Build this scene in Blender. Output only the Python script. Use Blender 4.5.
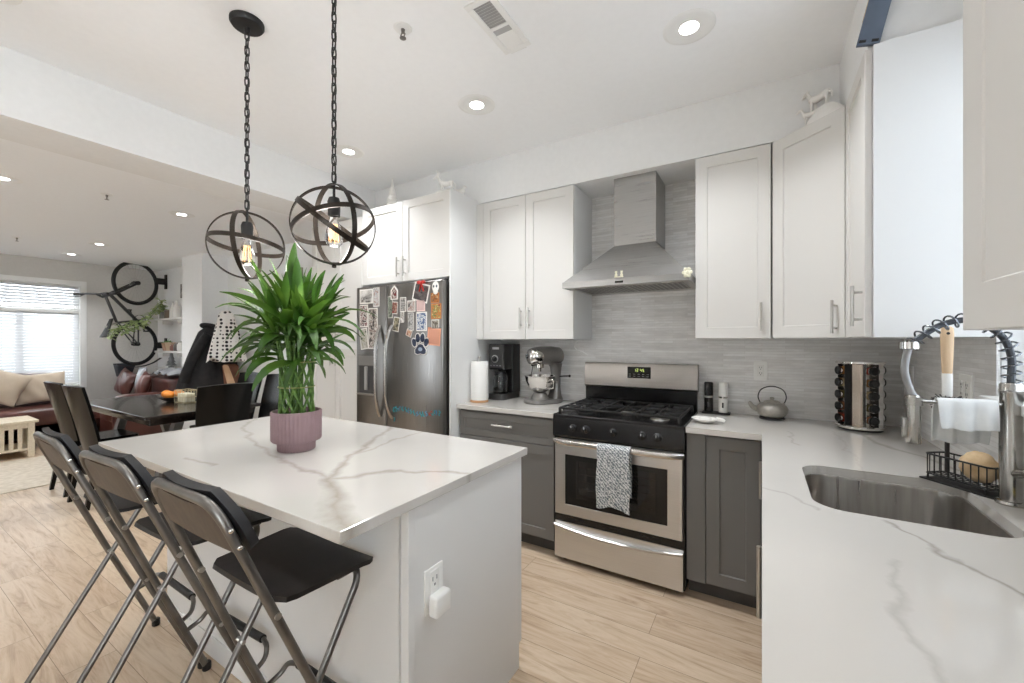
import bpy, bmesh, math, random
from math import sin, cos, pi, radians
from mathutils import Vector, Matrix, noise as mnoise

for _o in list(bpy.data.objects):
    bpy.data.objects.remove(_o)
SC = bpy.context.scene
COL = SC.collection

# ------------------------------------------------------------------ camera, sky, exposure
cd = bpy.data.cameras.new('camera')
cd.sensor_width = 36.0
cd.lens = 413.5 * 36.0 / 1024.0
cd.clip_start = 0.02
cam = bpy.data.objects.new('camera', cd)
cam.location = (0, 0, 1.3633)
cam.rotation_euler = (radians(90), 0, radians(31.15))
COL.objects.link(cam)
SC.camera = cam

world = bpy.data.worlds.new('daylight')
SC.world = world
world.use_nodes = True
_bg = world.node_tree.nodes['Background']
_bg.inputs['Color'].default_value = (0.87, 0.94, 1.0, 1)
_bg.inputs['Strength'].default_value = 5.5

_sl = bpy.data.lights.new('sun', 'SUN')
_sl.energy = 1.0
_sl.angle = radians(4)
_sl.color = (1, .96, .9)
_so = bpy.data.objects.new('sun', _sl)
_so.rotation_euler = Vector((.82, .25, -.52)).to_track_quat('-Z', 'Y').to_euler()
COL.objects.link(_so)

SC.view_settings.view_transform = 'Standard'
SC.view_settings.look = 'None'
SC.view_settings.gamma = 1.0
SC.view_settings.use_curve_mapping = False
SC.view_settings.exposure = 0.92
SC.cycles.max_bounces = 10
SC.cycles.diffuse_bounces = 6
SC.cycles.sample_clamp_indirect = 6.0


def area_light(name, loc, size, power, color=(1, 1, 1), rot=(0, 0, 0), size_y=None, spread=None):
    l = bpy.data.lights.new(name, 'AREA')
    l.energy = power
    l.color = color
    if size_y:
        l.shape = 'RECTANGLE'
        l.size = size
        l.size_y = size_y
    else:
        l.shape = 'DISK'
        l.size = size
    if spread:
        l.spread = spread
    o = bpy.data.objects.new(name, l)
    o.location = loc
    o.rotation_euler = rot
    COL.objects.link(o)
    return o


LAMP_W = 4.5
LAMP_C = (.94, .97, 1)
CEIL, CEIL2, WY, WX = 2.74, 2.567, 2.94, 0.65
KLAMPS = [(-0.274, 1.955), (-1.422, 1.955), (-2.567, 1.955), (-0.274, 0.3), (-1.422, 0.3), (-2.567, 0.3), (-0.274, -1.4), (-1.422, -1.4), (-2.567, -1.4)]  # all after the first three are unseen fill lamps added for brightness
LLAMPS = [(-4.708, 1.735), (-7.023, 1.74), (-8.16, 1.74), (-4.80, 0.665), (-7.0, 0.0), (-5.8, -1.2)]

# ------------------------------------------------------------------ helpers


class MB:
    """collects shapes into one mesh"""

    def __init__(self, M=None):
        self.v, self.f, self.M = [], [], M or Matrix()

    def add(self, verts, faces):
        b = len(self.v)
        self.v += [tuple(self.M @ Vector(p)) for p in verts]
        self.f += [tuple(b + i for i in f) for f in faces]
        return self

    def box(self, x0, x1, y0, y1, z0, z1, b=0.0, seg=2):
        x0, x1 = min(x0, x1), max(x0, x1)
        y0, y1 = min(y0, y1), max(y0, y1)
        z0, z1 = min(z0, z1), max(z0, z1)
        vs = [(x0, y0, z0), (x1, y0, z0), (x1, y1, z0), (x0, y1, z0), (x0, y0, z1), (x1, y0, z1), (x1, y1, z1), (x0, y1, z1)]
        fs = [(3, 2, 1, 0), (4, 5, 6, 7), (0, 1, 5, 4), (1, 2, 6, 5), (2, 3, 7, 6), (3, 0, 4, 7)]
        if b <= 0:
            return self.add(vs, fs)
        b = min(b, (x1 - x0) * .49, (y1 - y0) * .49, (z1 - z0) * .49)
        bm = bmesh.new()
        bv = [bm.verts.new(p) for p in vs]
        for f in fs:
            bm.faces.new([bv[i] for i in f])
        bmesh.ops.bevel(bm, geom=list(bm.edges), offset=b, segments=seg, profile=0.5, affect='EDGES')
        bm.verts.index_update()
        r = self.add([v.co[:] for v in bm.verts], [[v.index for v in f.verts] for f in bm.faces])
        bm.free()
        return r

    def cyl(self, p0, p1, r0, r1=None, n=16):
        return self.tube([p0, p1], [r0, r0 if r1 is None else r1], n)

    def tube(self, pts, r, n=10, closed=False, flat=None, up=None):
        pts = [Vector(p) for p in pts]
        k = len(pts)
        rs = list(r) if isinstance(r, (list, tuple)) else [r] * k
        T = []
        for i in range(k):
            if closed:
                t = pts[(i + 1) % k] - pts[i - 1]
            else:
                t = pts[min(i + 1, k - 1)] - pts[max(i - 1, 0)]
            T.append(t.normalized() if t.length > 1e-9 else Vector((0, 0, 1)))
        ref = Vector(up) if up else (Vector((0, 0, 1)) if abs(T[0].z) < .9 else Vector((1, 0, 0)))
        u = (ref - T[0] * ref.dot(T[0])).normalized()
        vs, fs = [], []
        for i in range(k):
            if i:
                a = ref if up else u
                u = (a - T[i] * a.dot(T[i]))
                u = u.normalized() if u.length > 1e-6 else Vector((1, 0, 0))
            w = T[i].cross(u)
            for j in range(n):
                a = 2 * pi * (j + (.5 if n == 4 else 0)) / n
                ru, rw = (rs[i], rs[i]) if flat is None else flat
                vs.append(pts[i] + u * (cos(a) * ru) + w * (sin(a) * rw))
        m = k if closed else k - 1
        for i in range(m):
            for j in range(n):
                a, b2 = i * n + j, i * n + (j + 1) % n
                c, d = ((i + 1) % k) * n + (j + 1) % n, ((i + 1) % k) * n + j
                fs.append((a, b2, c, d))
        if not closed:
            fs.append(tuple(range(n - 1, -1, -1)))
            fs.append(tuple(range((k - 1) * n, k * n)))
        return self.add(vs, fs)

    def lathe(self, prof, c=(0, 0, 0), n=24, sx=1.0, sy=1.0):
        vs, fs = [], []
        k = len(prof)
        for (r, z) in prof:
            for j in range(n):
                a = 2 * pi * j / n
                vs.append((c[0] + r * cos(a) * sx, c[1] + r * sin(a) * sy, c[2] + z))
        for i in range(k - 1):
            for j in range(n):
                fs.append((i * n + j, i * n + (j + 1) % n, (i + 1) * n + (j + 1) % n, (i + 1) * n + j))
        if prof[0][0] > 0:
            fs.append(tuple(range(n - 1, -1, -1)))
        if prof[-1][0] > 0:
            fs.append(tuple(range((k - 1) * n, k * n)))
        return self.add(vs, fs)

    def prism(self, poly, z0, z1):
        n = len(poly)
        vs = [(p[0], p[1], z0) for p in poly] + [(p[0], p[1], z1) for p in poly]
        fs = [tuple(range(n - 1, -1, -1)), tuple(range(n, 2 * n))]
        fs += [(i, (i + 1) % n, n + (i + 1) % n, n + i) for i in range(n)]
        return self.add(vs, fs)

    def ball(self, c, r, n=16, m=10):
        if not isinstance(r, (tuple, list)):
            r = (r, r, r)
        vs, fs = [], []
        for i in range(m + 1):
            th = pi * i / m
            for j in range(n):
                a = 2 * pi * j / n
                vs.append((c[0] + r[0] * sin(th) * cos(a), c[1] + r[1] * sin(th) * sin(a), c[2] + r[2] * cos(th)))
        for i in range(m):
            for j in range(n):
                fs.append((i * n + j, (i + 1) * n + j, (i + 1) * n + (j + 1) % n, i * n + (j + 1) % n))
        return self.add(vs, fs)

    def sheet(self, rows, th=0.0, closed_u=False):
        """grid of points; with a thickness it becomes a closed slab"""
        R, Cn = len(rows), len(rows[0])
        P = [[Vector(p) for p in r] for r in rows]
        if th <= 0:
            vs = [p for r in P for p in r]
            fs = [(i * Cn + j, i * Cn + j + 1, (i + 1) * Cn + j + 1, (i + 1) * Cn + j) for i in range(R - 1) for j in range(Cn - 1)]
            return self.add(vs, fs)
        N = []
        for i in range(R):
            row = []
            for j in range(Cn):
                du = P[i][min(j + 1, Cn - 1)] - P[i][max(j - 1, 0)]
                dv = P[min(i + 1, R - 1)][j] - P[max(i - 1, 0)][j]
                nn = du.cross(dv)
                row.append(nn.normalized() if nn.length > 1e-12 else Vector((0, 0, 1)))
            N.append(row)
        top = [P[i][j] + N[i][j] * (th / 2) for i in range(R) for j in range(Cn)]
        bot = [P[i][j] - N[i][j] * (th / 2) for i in range(R) for j in range(Cn)]
        o = R * Cn
        fs = []
        for i in range(R - 1):
            for j in range(Cn - 1):
                a, b, c, d = i * Cn + j, i * Cn + j + 1, (i + 1) * Cn + j + 1, (i + 1) * Cn + j
                fs += [(a, b, c, d), (o + d, o + c, o + b, o + a)]
        ring = [j for j in range(Cn)] + [i * Cn + Cn - 1 for i in range(1, R)] + [(R - 1) * Cn + j for j in range(Cn - 2, -1, -1)] + [i * Cn for i in range(R - 2, 0, -1)]
        for q in range(len(ring)):
            a, b = ring[q], ring[(q + 1) % len(ring)]
            fs.append((b, a, o + a, o + b))
        return self.add(top + bot, fs)

    def shaker(self, w, h, t=0.02, rail=0.06, depth=0.008, b=0.0015):
        """recessed-panel door, front at y=0, lower left corner at the origin"""
        def ring(i, y):
            return [(i, y, i), (w - i, y, i), (w - i, y, h - i), (i, y, h - i)]
        rs = [ring(0, t), ring(0, b), ring(b, 0), ring(rail, 0), ring(rail + .003, depth), ]
        vs = [p for r in rs for p in r]
        fs = [(0, 1, 2, 3)]
        for k in range(len(rs) - 1):
            for j in range(4):
                a, c = k * 4 + j, k * 4 + (j + 1) % 4
                fs.append((a, a + 4, c + 4, c))
        k = (len(rs) - 1) * 4
        fs.append((k + 3, k + 2, k + 1, k))
        return self.add(vs, fs)

    def build(self, name, m, parent=None, sm=35, recalc=True):
        me = bpy.data.meshes.new(name)
        me.from_pydata(self.v, [], self.f)
        if recalc:
            bm = bmesh.new()
            bm.from_mesh(me)
            bmesh.ops.remove_doubles(bm, verts=bm.verts, dist=1e-6)
            bmesh.ops.recalc_face_normals(bm, faces=bm.faces)
            bm.to_mesh(me)
            bm.free()
        if sm:
            for p in me.polygons:
                p.use_smooth = True
            try:
                me.set_sharp_from_angle(angle=radians(sm))
            except Exception:
                pass
        me.materials.append(m)
        o = bpy.data.objects.new(name, me)
        COL.objects.link(o)
        if parent:
            o.parent = parent
        return o


def tag(o, label, cat, group=None, kind=None):
    o['label'] = label
    o['category'] = cat
    if group:
        o['group'] = group
    if kind:
        o['kind'] = kind
    return o


def thing(name, label, cat, loc=(0, 0, 0), rz=0.0, group=None):
    o = bpy.data.objects.new(name, None)
    o.empty_display_size = .05
    COL.objects.link(o)
    o.location = loc
    o.rotation_euler = (0, 0, rz)
    return tag(o, label, cat, group)


def W(root):
    """a builder that takes world coordinates for a part of an unrotated root"""
    return MB(Matrix.Translation(-Vector(root.location)))


def struct(o, kind='structure'):
    o['kind'] = kind
    return o


def copy_tree(o, parent=None):
    kids = [c for c in o.children]
    c = o.copy()
    COL.objects.link(c)
    if parent:
        c.parent = parent
    for k in kids:
        copy_tree(k, c)
    return c


def dup(o, label, loc=None, rz=None, group=None):
    c = copy_tree(o)
    if loc is not None:
        c.location = loc
    if rz is not None:
        c.rotation_euler = (0, 0, rz)
    c['label'] = label
    if group:
        c['group'] = group
    return c


def lerp(a, b, t):
    return a + (b - a) * t


def arc(c, r, a0, a1, n, ax='xy'):
    out = []
    for i in range(n + 1):
        a = radians(lerp(a0, a1, i / n))
        u, v = r * cos(a), r * sin(a)
        out.append({'xy': (c[0] + u, c[1] + v, c[2]), 'xz': (c[0] + u, c[1], c[2] + v), 'yz': (c[0], c[1] + u, c[2] + v)}[ax])
    return out


def rrect(x0, x1, y0, y1, r, n=5):
    p = []
    for (cx, cy, a) in ((x1 - r, y1 - r, 0), (x0 + r, y1 - r, 90), (x0 + r, y0 + r, 180), (x1 - r, y0 + r, 270)):
        for i in range(n + 1):
            t = radians(a + 90 * i / n)
            p.append((cx + r * cos(t), cy + r * sin(t)))
    return p


def spline(pts, n=8):
    """Catmull-Rom through the points"""
    P = [Vector(p) for p in pts]
    P = [P[0] * 2 - P[1]] + P + [P[-1] * 2 - P[-2]]
    out = []
    for i in range(1, len(P) - 2):
        for k in range(n):
            t = k / n
            a, b, c, d = P[i - 1], P[i], P[i + 1], P[i + 2]
            out.append(.5 * ((2 * b) + (c - a) * t + (2 * a - 5 * b + 4 * c - d) * t * t + (3 * b - a - 3 * c + d) * t ** 3))
    out.append(P[-2])
    return out


# ------------------------------------------------------------------ materials
def srgb(*c):
    if len(c) == 1:
        c = (c[0],) * 3
    return tuple((((x / 255) / 12.92) if x / 255 <= .04045 else (((x / 255) + .055) / 1.055) ** 2.4) for x in c)


_M = {}


def mat(name, color=(.8, .8, .8), rough=.5, metal=0.0, emit=0.0, alpha=None, trans=0.0, ior=None, spec=None, coat=0.0, sheen=0.0):
    if name in _M:
        return _M[name]
    m = bpy.data.materials.new(name)
    m.use_nodes = True
    b = m.node_tree.nodes['Principled BSDF']
    b.inputs['Base Color'].default_value = (*color, 1)
    b.inputs['Roughness'].default_value = rough
    b.inputs['Metallic'].default_value = metal
    b.inputs['Transmission Weight'].default_value = trans
    b.inputs['Coat Weight'].default_value = coat
    b.inputs['Sheen Weight'].default_value = sheen
    if ior:
        b.inputs['IOR'].default_value = ior
    if spec is not None:
        b.inputs['Specular IOR Level'].default_value = spec
    if emit:
        b.inputs['Emission Color'].default_value = (*color, 1)
        b.inputs['Emission Strength'].default_value = emit
    _M[name] = m
    return m


class NT:
    """short-hand for building node trees"""

    def __init__(self, m):
        self.m, self.t = m, m.node_tree
        self.b = self.t.nodes['Principled BSDF']

    def n(self, typ, **kw):
        nd = self.t.nodes.new(typ)
        for k, v in kw.items():
            setattr(nd, k, v)
        return nd

    def l(self, a, b):
        self.t.links.new(a, b)
        return self

    def val(self, op, a, b=None, c=None, clamp=False):
        nd = self.n('ShaderNodeMath', operation=op)
        nd.use_clamp = clamp
        for i, x in enumerate((a, b, c)):
            if x is None:
                continue
            if isinstance(x, (int, float)):
                nd.inputs[i].default_value = x
            else:
                self.l(x, nd.inputs[i])
        return nd.outputs[0]

    def coords(self, scale=(1, 1, 1), kind='Object', rot=(0, 0, 0), loc=(0, 0, 0)):
        tc = self.n('ShaderNodeTexCoord')
        mp = self.n('ShaderNodeMapping')
        mp.inputs['Scale'].default_value = scale
        mp.inputs['Rotation'].default_value = rot
        mp.inputs['Location'].default_value = loc
        self.l(tc.outputs[kind], mp.inputs['Vector'])
        return mp.outputs[0]

    def noise(self, vec, scale, detail=3, rough=.5, dist=0.0, out='Fac'):
        nd = self.n('ShaderNodeTexNoise')
        nd.inputs['Scale'].default_value = scale
        nd.inputs['Detail'].default_value = detail
        nd.inputs['Roughness'].default_value = rough
        nd.inputs['Distortion'].default_value = dist
        self.l(vec, nd.inputs['Vector'])
        return nd.outputs[out]

    def ramp(self, fac, stops, interp='LINEAR'):
        nd = self.n('ShaderNodeValToRGB')
        nd.color_ramp.interpolation = interp
        e = nd.color_ramp.elements
        while len(e) < len(stops):
            e.new(.5)
        for i, (p, c) in enumerate(stops):
            e[i].position = p
            e[i].color = (*c, 1)
        self.l(fac, nd.inputs[0])
        return nd.outputs[0]

    def mix(self, fac, a, b, blend='MIX'):
        nd = self.n('ShaderNodeMix', data_type='RGBA', blend_type=blend)
        for s, x in ((0, fac), (6, a), (7, b)):
            if isinstance(x, (int, float)):
                nd.inputs[s].default_value = x
            elif isinstance(x, tuple):
                nd.inputs[s].default_value = (*x, 1)
            else:
                self.l(x, nd.inputs[s])
        return nd.outputs[2]

    def color(self, c):
        self.l(c, self.b.inputs['Base Color'])
        return self

    def bump(self, h, strength=.2, dist=.01):
        nd = self.n('ShaderNodeBump')
        nd.inputs['Strength'].default_value = strength
        nd.inputs['Distance'].default_value = dist
        self.l(h, nd.inputs['Height'])
        self.l(nd.outputs[0], self.b.inputs['Normal'])
        return self


def mottled(name, c0, c1, scale=8, rough=.5, metal=0.0, stretch=(1, 1, 1), bump=0.0, **kw):
    m = mat(name, c0, rough, metal, **kw)
    t = NT(m)
    f = t.noise(t.coords(stretch), scale, 4)
    t.color(t.ramp(f, [(.3, c0), (.7, c1)]))
    if bump:
        t.bump(f, bump, .004)
    return m


def steel_mat(name, c0, c1, stretch, rough=.3):
    """brushed stainless: fine stretched grain in colour, roughness and relief"""
    m = mat(name, c0, rough, 1.0)
    t = NT(m)
    f = t.noise(t.coords(stretch), 6, 3)
    t.color(t.ramp(f, [(.25, c0), (.75, c1)]))
    t.l(t.val('MULTIPLY_ADD', f, .16, rough - .08), t.b.inputs['Roughness'])
    t.bump(f, .03, .001)
    return m


def floor_mat():
    m = mat('oak_planks', rough=.36)
    t = NT(m)
    v = t.coords()
    br = t.n('ShaderNodeTexBrick')
    br.offset = .37
    br.inputs['Scale'].default_value = 1.0
    br.inputs['Brick Width'].default_value = 1.22
    br.inputs['Row Height'].default_value = 0.165
    br.inputs['Mortar Size'].default_value = 0.0011
    br.inputs['Mortar Smooth'].default_value = .2
    br.inputs['Bias'].default_value = 0.0
    br.inputs['Color1'].default_value = (0, 0, 0, 1)
    br.inputs['Color2'].default_value = (1, 1, 1, 1)
    br.inputs['Mortar'].default_value = (.5, .5, .5, 1)
    t.l(v, br.inputs['Vector'])
    base = t.ramp(br.outputs['Color'], [(0, srgb(180, 156, 131)), (.5, srgb(193, 172, 148)), (1, srgb(204, 186, 163))])
    # grain runs along the plank, shifted from plank to plank
    sh = t.n('ShaderNodeVectorMath', operation='SCALE')
    sh.inputs['Scale'].default_value = 13.0
    t.l(br.outputs['Color'], sh.inputs[0])
    ad = t.n('ShaderNodeVectorMath', operation='ADD')
    t.l(v, ad.inputs[0])
    t.l(sh.outputs[0], ad.inputs[1])
    mp = t.n('ShaderNodeMapping')
    mp.inputs['Scale'].default_value = (1.1, 9, 1)
    t.l(ad.outputs[0], mp.inputs['Vector'])
    g = t.noise(mp.outputs[0], 2.0, 7, .66, 1.5)
    gr = t.ramp(g, [(.28, srgb(160, 132, 104)), (.46, srgb(208, 186, 160)), (.60, srgb(226, 209, 187)), (.78, srgb(186, 158, 128))])
    c = t.mix(.5, base, gr, 'MULTIPLY')
    c = t.mix(.5, c, gr)
    c = t.mix(br.outputs['Fac'], c, srgb(120, 96, 72))
    t.color(c)
    inv = t.val('SUBTRACT', 1.0, br.outputs['Fac'])
    t.bump(t.val('ADD', inv, t.val('MULTIPLY', g, .15)), .25, .002)
    return m


def tile_mat(name, axis):
    """thin stacked stone strips; axis says which way the wall runs"""
    m = mat(name, rough=.32)
    t = NT(m)
    tc = t.n('ShaderNodeTexCoord')
    sp = t.n('ShaderNodeSeparateXYZ')
    t.l(tc.outputs['Object'], sp.inputs[0])
    cb = t.n('ShaderNodeCombineXYZ')
    t.l(sp.outputs[axis], cb.inputs[0])
    t.l(sp.outputs[2], cb.inputs[1])
    br = t.n('ShaderNodeTexBrick')
    br.offset = .43
    br.inputs['Scale'].default_value = 1.0
    br.inputs['Brick Width'].default_value = .21
    br.inputs['Row Height'].default_value = .0165
    br.inputs['Mortar Size'].default_value = .0011
    br.inputs['Mortar Smooth'].default_value = .3
    br.inputs['Color1'].default_value = (0, 0, 0, 1)
    br.inputs['Color2'].default_value = (1, 1, 1, 1)
    br.inputs['Mortar'].default_value = (.4, .4, .4, 1)
    t.l(cb.outputs[0], br.inputs['Vector'])
    base = t.ramp(br.outputs['Color'], [(0, srgb(219, 217, 214)), (.4, srgb(229, 227, 225)), (.75, srgb(233, 232, 230)), (1, srgb(239, 238, 237))])
    mp = t.n('ShaderNodeMapping')
    mp.inputs['Scale'].default_value = (1, 4, 1)
    t.l(cb.outputs[0], mp.inputs['Vector'])
    g = t.noise(mp.outputs[0], 9, 5, .6, .5)
    gr = t.ramp(g, [(.3, srgb(222)), (.6, srgb(255))])
    c = t.mix(.6, base, gr, 'MULTIPLY')
    c = t.mix(br.outputs['Fac'], c, srgb(212, 209, 205))
    t.color(c)
    t.bump(t.val('ADD', t.val('MULTIPLY', t.val('SUBTRACT', 1.0, br.outputs['Fac']), 1.0), t.val('MULTIPLY', br.outputs['Color'], .5)), .35, .002)
    return m


def quartz_mat(name, base, lines, vein, seed=0.0):
    """pale stone with soft veins that wander along given lines: ((x,y),(x,y),half width, strength)"""
    m = mat(name, base, rough=.13, coat=.25)
    t = NT(m)
    v = t.coords()
    nz = t.noise(v, 7, 4, .55, 0, out='Color')
    sb = t.n('ShaderNodeVectorMath', operation='SUBTRACT')
    t.l(nz, sb.inputs[0])
    sb.inputs[1].default_value = (.5, .5, .5)
    sc = t.n('ShaderNodeVectorMath', operation='SCALE')
    sc.inputs['Scale'].default_value = .10
    t.l(sb.outputs[0], sc.inputs[0])
    ad = t.n('ShaderNodeVectorMath', operation='ADD')
    t.l(v, ad.inputs[0])
    t.l(sc.outputs[0], ad.inputs[1])
    sp = t.n('ShaderNodeSeparateXYZ')
    t.l(ad.outputs[0], sp.inputs[0])
    x, y = sp.outputs[0], sp.outputs[1]
    tot = None
    for (a, b, w, s) in lines:
        dx, dy = b[0] - a[0], b[1] - a[1]
        L2 = dx * dx + dy * dy
        px, py = t.val('SUBTRACT', x, a[0]), t.val('SUBTRACT', y, a[1])
        h = t.val('MULTIPLY', t.val('ADD', t.val('MULTIPLY', px, dx), t.val('MULTIPLY', py, dy)), 1 / L2, clamp=True)
        ex, ey = t.val('SUBTRACT', px, t.val('MULTIPLY', h, dx)), t.val('SUBTRACT', py, t.val('MULTIPLY', h, dy))
        d = t.val('SQRT', t.val('ADD', t.val('MULTIPLY', ex, ex), t.val('MULTIPLY', ey, ey)))
        f = t.val('MULTIPLY', t.val('SUBTRACT', 1.0, t.val('DIVIDE', d, w), clamp=True), s)
        tot = f if tot is None else t.val('MAXIMUM', tot, f)
    br = t.noise(v, 14, 5, .7)
    tot = t.val('MULTIPLY', tot, t.val('MULTIPLY_ADD', br, .9, .45), clamp=True)
    cl = t.noise(v, 2.3, 3)
    c0 = t.ramp(cl, [(.35, tuple(k * .955 for k in base)), (.65, base)])
    t.color(t.mix(tot, c0, vein))
    return m


def fabric(name, c, bump=.25, scale=300, rough=.9):
    m = mat(name, c, rough, sheen=.2)
    t = NT(m)
    f = t.noise(t.coords(), scale, 2)
    g = t.noise(t.coords(), 6, 3)
    t.color(t.ramp(g, [(.3, tuple(k * .85 for k in c)), (.7, c)]))
    t.bump(f, bump, .002)
    return m


WHITE = mat('white_cabinet_paint', srgb(217, 215, 211), .5)
CARC = mat('white_cabinet_side', srgb(226, 226, 225), .5)
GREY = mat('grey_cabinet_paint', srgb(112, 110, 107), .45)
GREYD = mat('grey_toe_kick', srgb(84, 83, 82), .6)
WALLM = mottled('wall_paint', srgb(230, 230, 229), srgb(233, 233, 232), 30, .85, bump=.02)
WALLG = mottled('backlit_wall_paint', srgb(205, 202, 197), srgb(209, 206, 201), 30, .85, bump=.02)  # window wall greyed, its backlit shade put into the colour
CEILM = mottled('ceiling_paint', srgb(243, 244, 245), srgb(245, 246, 247), 30, .9, bump=.02)
TRIM = mat('white_trim_paint', srgb(236, 236, 234), .4)
STEEL = steel_mat('stainless', srgb(202, 201, 200), srgb(212, 211, 210), (.6, .6, 60), .32)
STEELV = steel_mat('stainless_hood', srgb(166, 165, 163), srgb(176, 175, 173), (.6, .6, 40), .30)
STEELF = steel_mat('fridge_steel', srgb(128, 126, 124), srgb(140, 138, 136), (50, 50, .5), .30)
NICKEL = mat('brushed_nickel', srgb(190, 187, 182), .28, 1.0)
CHROME = mat('polished_steel', srgb(225, 222, 218), .08, 1.0)
BLACK = mat('gloss_black', srgb(16, 16, 17), .22)
BLACKM = mat('matt_black', srgb(26, 25, 25), .5)
IRON = mottled('cast_iron', srgb(22, 22, 23), srgb(34, 33, 33), 60, .55, bump=.15)
BRONZE = mottled('dark_bronze', srgb(44, 39, 34), srgb(64, 56, 49), 25, .42, .75)
TUBE = mottled('grey_steel_tube', srgb(106, 103, 99), srgb(128, 124, 119), 12, .34, .85)
WHITEP = mat('white_plastic', srgb(238, 237, 233), .35)
PORC = mat('white_glaze', srgb(238, 236, 231), .25)
DIMGLASS = mat('dimmed_window_glass', (.40, .41, .425), .02, trans=1.0, ior=1.1)  # glass darkened to cut the daylight falling on the cabinet side
GLASS = mat('clear_glass', (1, 1, 1), .02, trans=1.0, ior=1.45)
DARKG = mat('dark_oven_glass', srgb(20, 18, 17), .06, coat=.3)
LAMPM = mat('lamp_glow', (1, .97, .92), emit=9.0)
DARKW = mottled('espresso_wood', srgb(28, 23, 21), srgb(42, 34, 31), 4, .2, stretch=(1, 14, 14), coat=.15)
SEATW = mottled('stool_seat_wood', srgb(16, 12, 11), srgb(27, 21, 19), 4, .5, stretch=(14, 1, 14))
BACKW = mottled('stool_back_ply', srgb(58, 47, 38), srgb(78, 65, 53), 5, .5, stretch=(12, 12, 2))
LACQ = mat('black_lacquer', srgb(9, 9, 9), .24, spec=.28)
LEATHER = mottled('brown_leather', srgb(74, 43, 38), srgb(98, 57, 50), 3, .35, bump=.1)
OAKP = floor_mat()

# ------------------------------------------------------------------ the room
struct(MB().box(-9.2, 0.9, -2.6, 3.1, -.12, 0).build('floor', OAKP, sm=0))
struct(MB().box(-3.2, 0.9, -2.6, 3.1, CEIL, CEIL + .12).build('ceiling', CEILM, sm=0))
struct(MB().box(-9.2, -3.2, -2.6, 3.1, CEIL2, CEIL2 + .29).build('ceiling_living', CEILM, sm=0))
struct(MB().box(-3.39, -3.03, -2.6, 3.0, 2.42, 2.80).build('ceiling_beam', WALLM, sm=0))
struct(MB().box(-9.2, 0.9, WY, 3.1, 0, 2.86).build('wall_back', WALLM, sm=0))
struct(MB().box(-7.11, -6.5, 2.625, 3.0, 0, CEIL2 + .01).build('wall_pier', WALLM, sm=0))
# far wall with the living-room window opening
FX = -8.91
_w = MB().box(FX - .25, FX, 2.04, 3.0, 0, CEIL2 + .1).box(FX - .25, FX, -1.0, 2.04, 2.24, CEIL2 + .1).box(FX - .25, FX, -1.0, 2.04, 0, .70).box(FX - .25, FX, -2.6, -1.0, 0, CEIL2 + .1)
struct(_w.build('wall_far', WALLG, sm=0))
# right wall with the kitchen window opening and an unseen one added for light
KY0, KY1, KZ0, KZ1 = 1.16, 1.93, 1.19, 2.36
_w = MB().box(WX, .9, KY1, 3.1, 0, 2.86).box(WX, .9, KY0, KY1, KZ1, 2.86).box(WX, .9, KY0, KY1, 0, KZ0).box(WX, .9, -.55, KY0, 0, 2.86).box(WX, .9, -2.3, -.55, 2.35, 2.86).box(WX, .9, -2.3, -.55, 0, .1).box(WX, .9, -2.6, -2.3, 0, 2.86)
struct(_w.build('wall_right', WALLM, sm=0))
# wall behind the camera, one unseen opening in it added for light
_w = MB().box(-9.2, 0.9, -2.75, -2.6, 2.2, 2.86).box(-9.2, 0.9, -2.75, -2.6, 0, .8).box(-9.2, -5.6, -2.75, -2.6, .8, 2.2).box(-4.8, .9, -2.75, -2.6, .8, 2.2)
struct(_w.build('wall_front', WALLM, sm=0))
# soffit over the wall cabinets
struct(MB().prism([(-1.88, 2.592), (.329, 2.592), (.329, 1.955), (.70, 1.955), (.70, 3.0), (-1.88, 3.0)], 2.422, 2.75).build('ceiling_soffit', WALLM, sm=0))
struct(MB().prism([(-3.03, 2.592), (-1.88, 2.592), (-1.88, 3.0), (-3.03, 3.0)], 2.449, 2.75).build('ceiling_soffit', WALLM, sm=0))
# stone strip backsplash
TILEX, TILEY = tile_mat('stone_strip_tile', 0), tile_mat('stone_strip_tile_side', 1)
struct(MB().box(-1.876, .65, WY - .009, WY + .002, .905, 2.43).build('wall_back_tile', TILEX, sm=0))
_w = MB().box(WX - .009, WX + .002, KY1, WY - .009, .905, 1.40).box(WX - .009, WX + .002, -.6, KY1, .905, KZ0 - .03)
struct(_w.build('wall_right_tile', TILEY, sm=0))


def window(name, mbf, parts):
    """parts: list of (name, builder, material)"""
    o = mbf.build(name, TRIM, sm=0)
    struct(o)
    for (n, b, m) in parts:
        b.build(n, m, o, sm=0)
    return o


# kitchen window: casing, sash, glass, sill
_f = MB()
for (y0, y1, z0, z1) in ((KY0, KY0 + .04, KZ0 + .04, KZ1 - .04), (KY1 - .04, KY1, KZ0 + .04, KZ1 - .04), (KY0, KY1, KZ1 - .04, KZ1), (KY0, KY1, KZ0, KZ0 + .04), (KY0 + .04, KY1 - .04, 1.74, 1.78)):
    _f.box(.74, .79, y0, y1, z0, z1)
window('window_2', _f, [('glass', MB().box(.762, .768, KY0 + .03, KY1 - .03, KZ0 + .03, KZ1 - .03), DIMGLASS), ('sill', MB().box(.60, .80, KY0 - .01, KY1 + .0, KZ0 - .03, KZ0, .004), TRIM)])
# unseen glazed opening added behind the camera to let in side light
_f = MB()
for (y0, y1, z0, z1) in ((-2.3, -2.24, .16, 2.29), (-.61, -.55, .16, 2.29), (-2.3, -.55, 2.29, 2.35), (-2.3, -.55, .10, .16), (-1.45, -1.40, .16, 2.29)):
    _f.box(.74, .79, y0, y1, z0, z1)
window('added_daylight_window', _f, [('glass', MB().box(.762, .768, -2.26, -.59, .14, 2.31), GLASS)])
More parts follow.
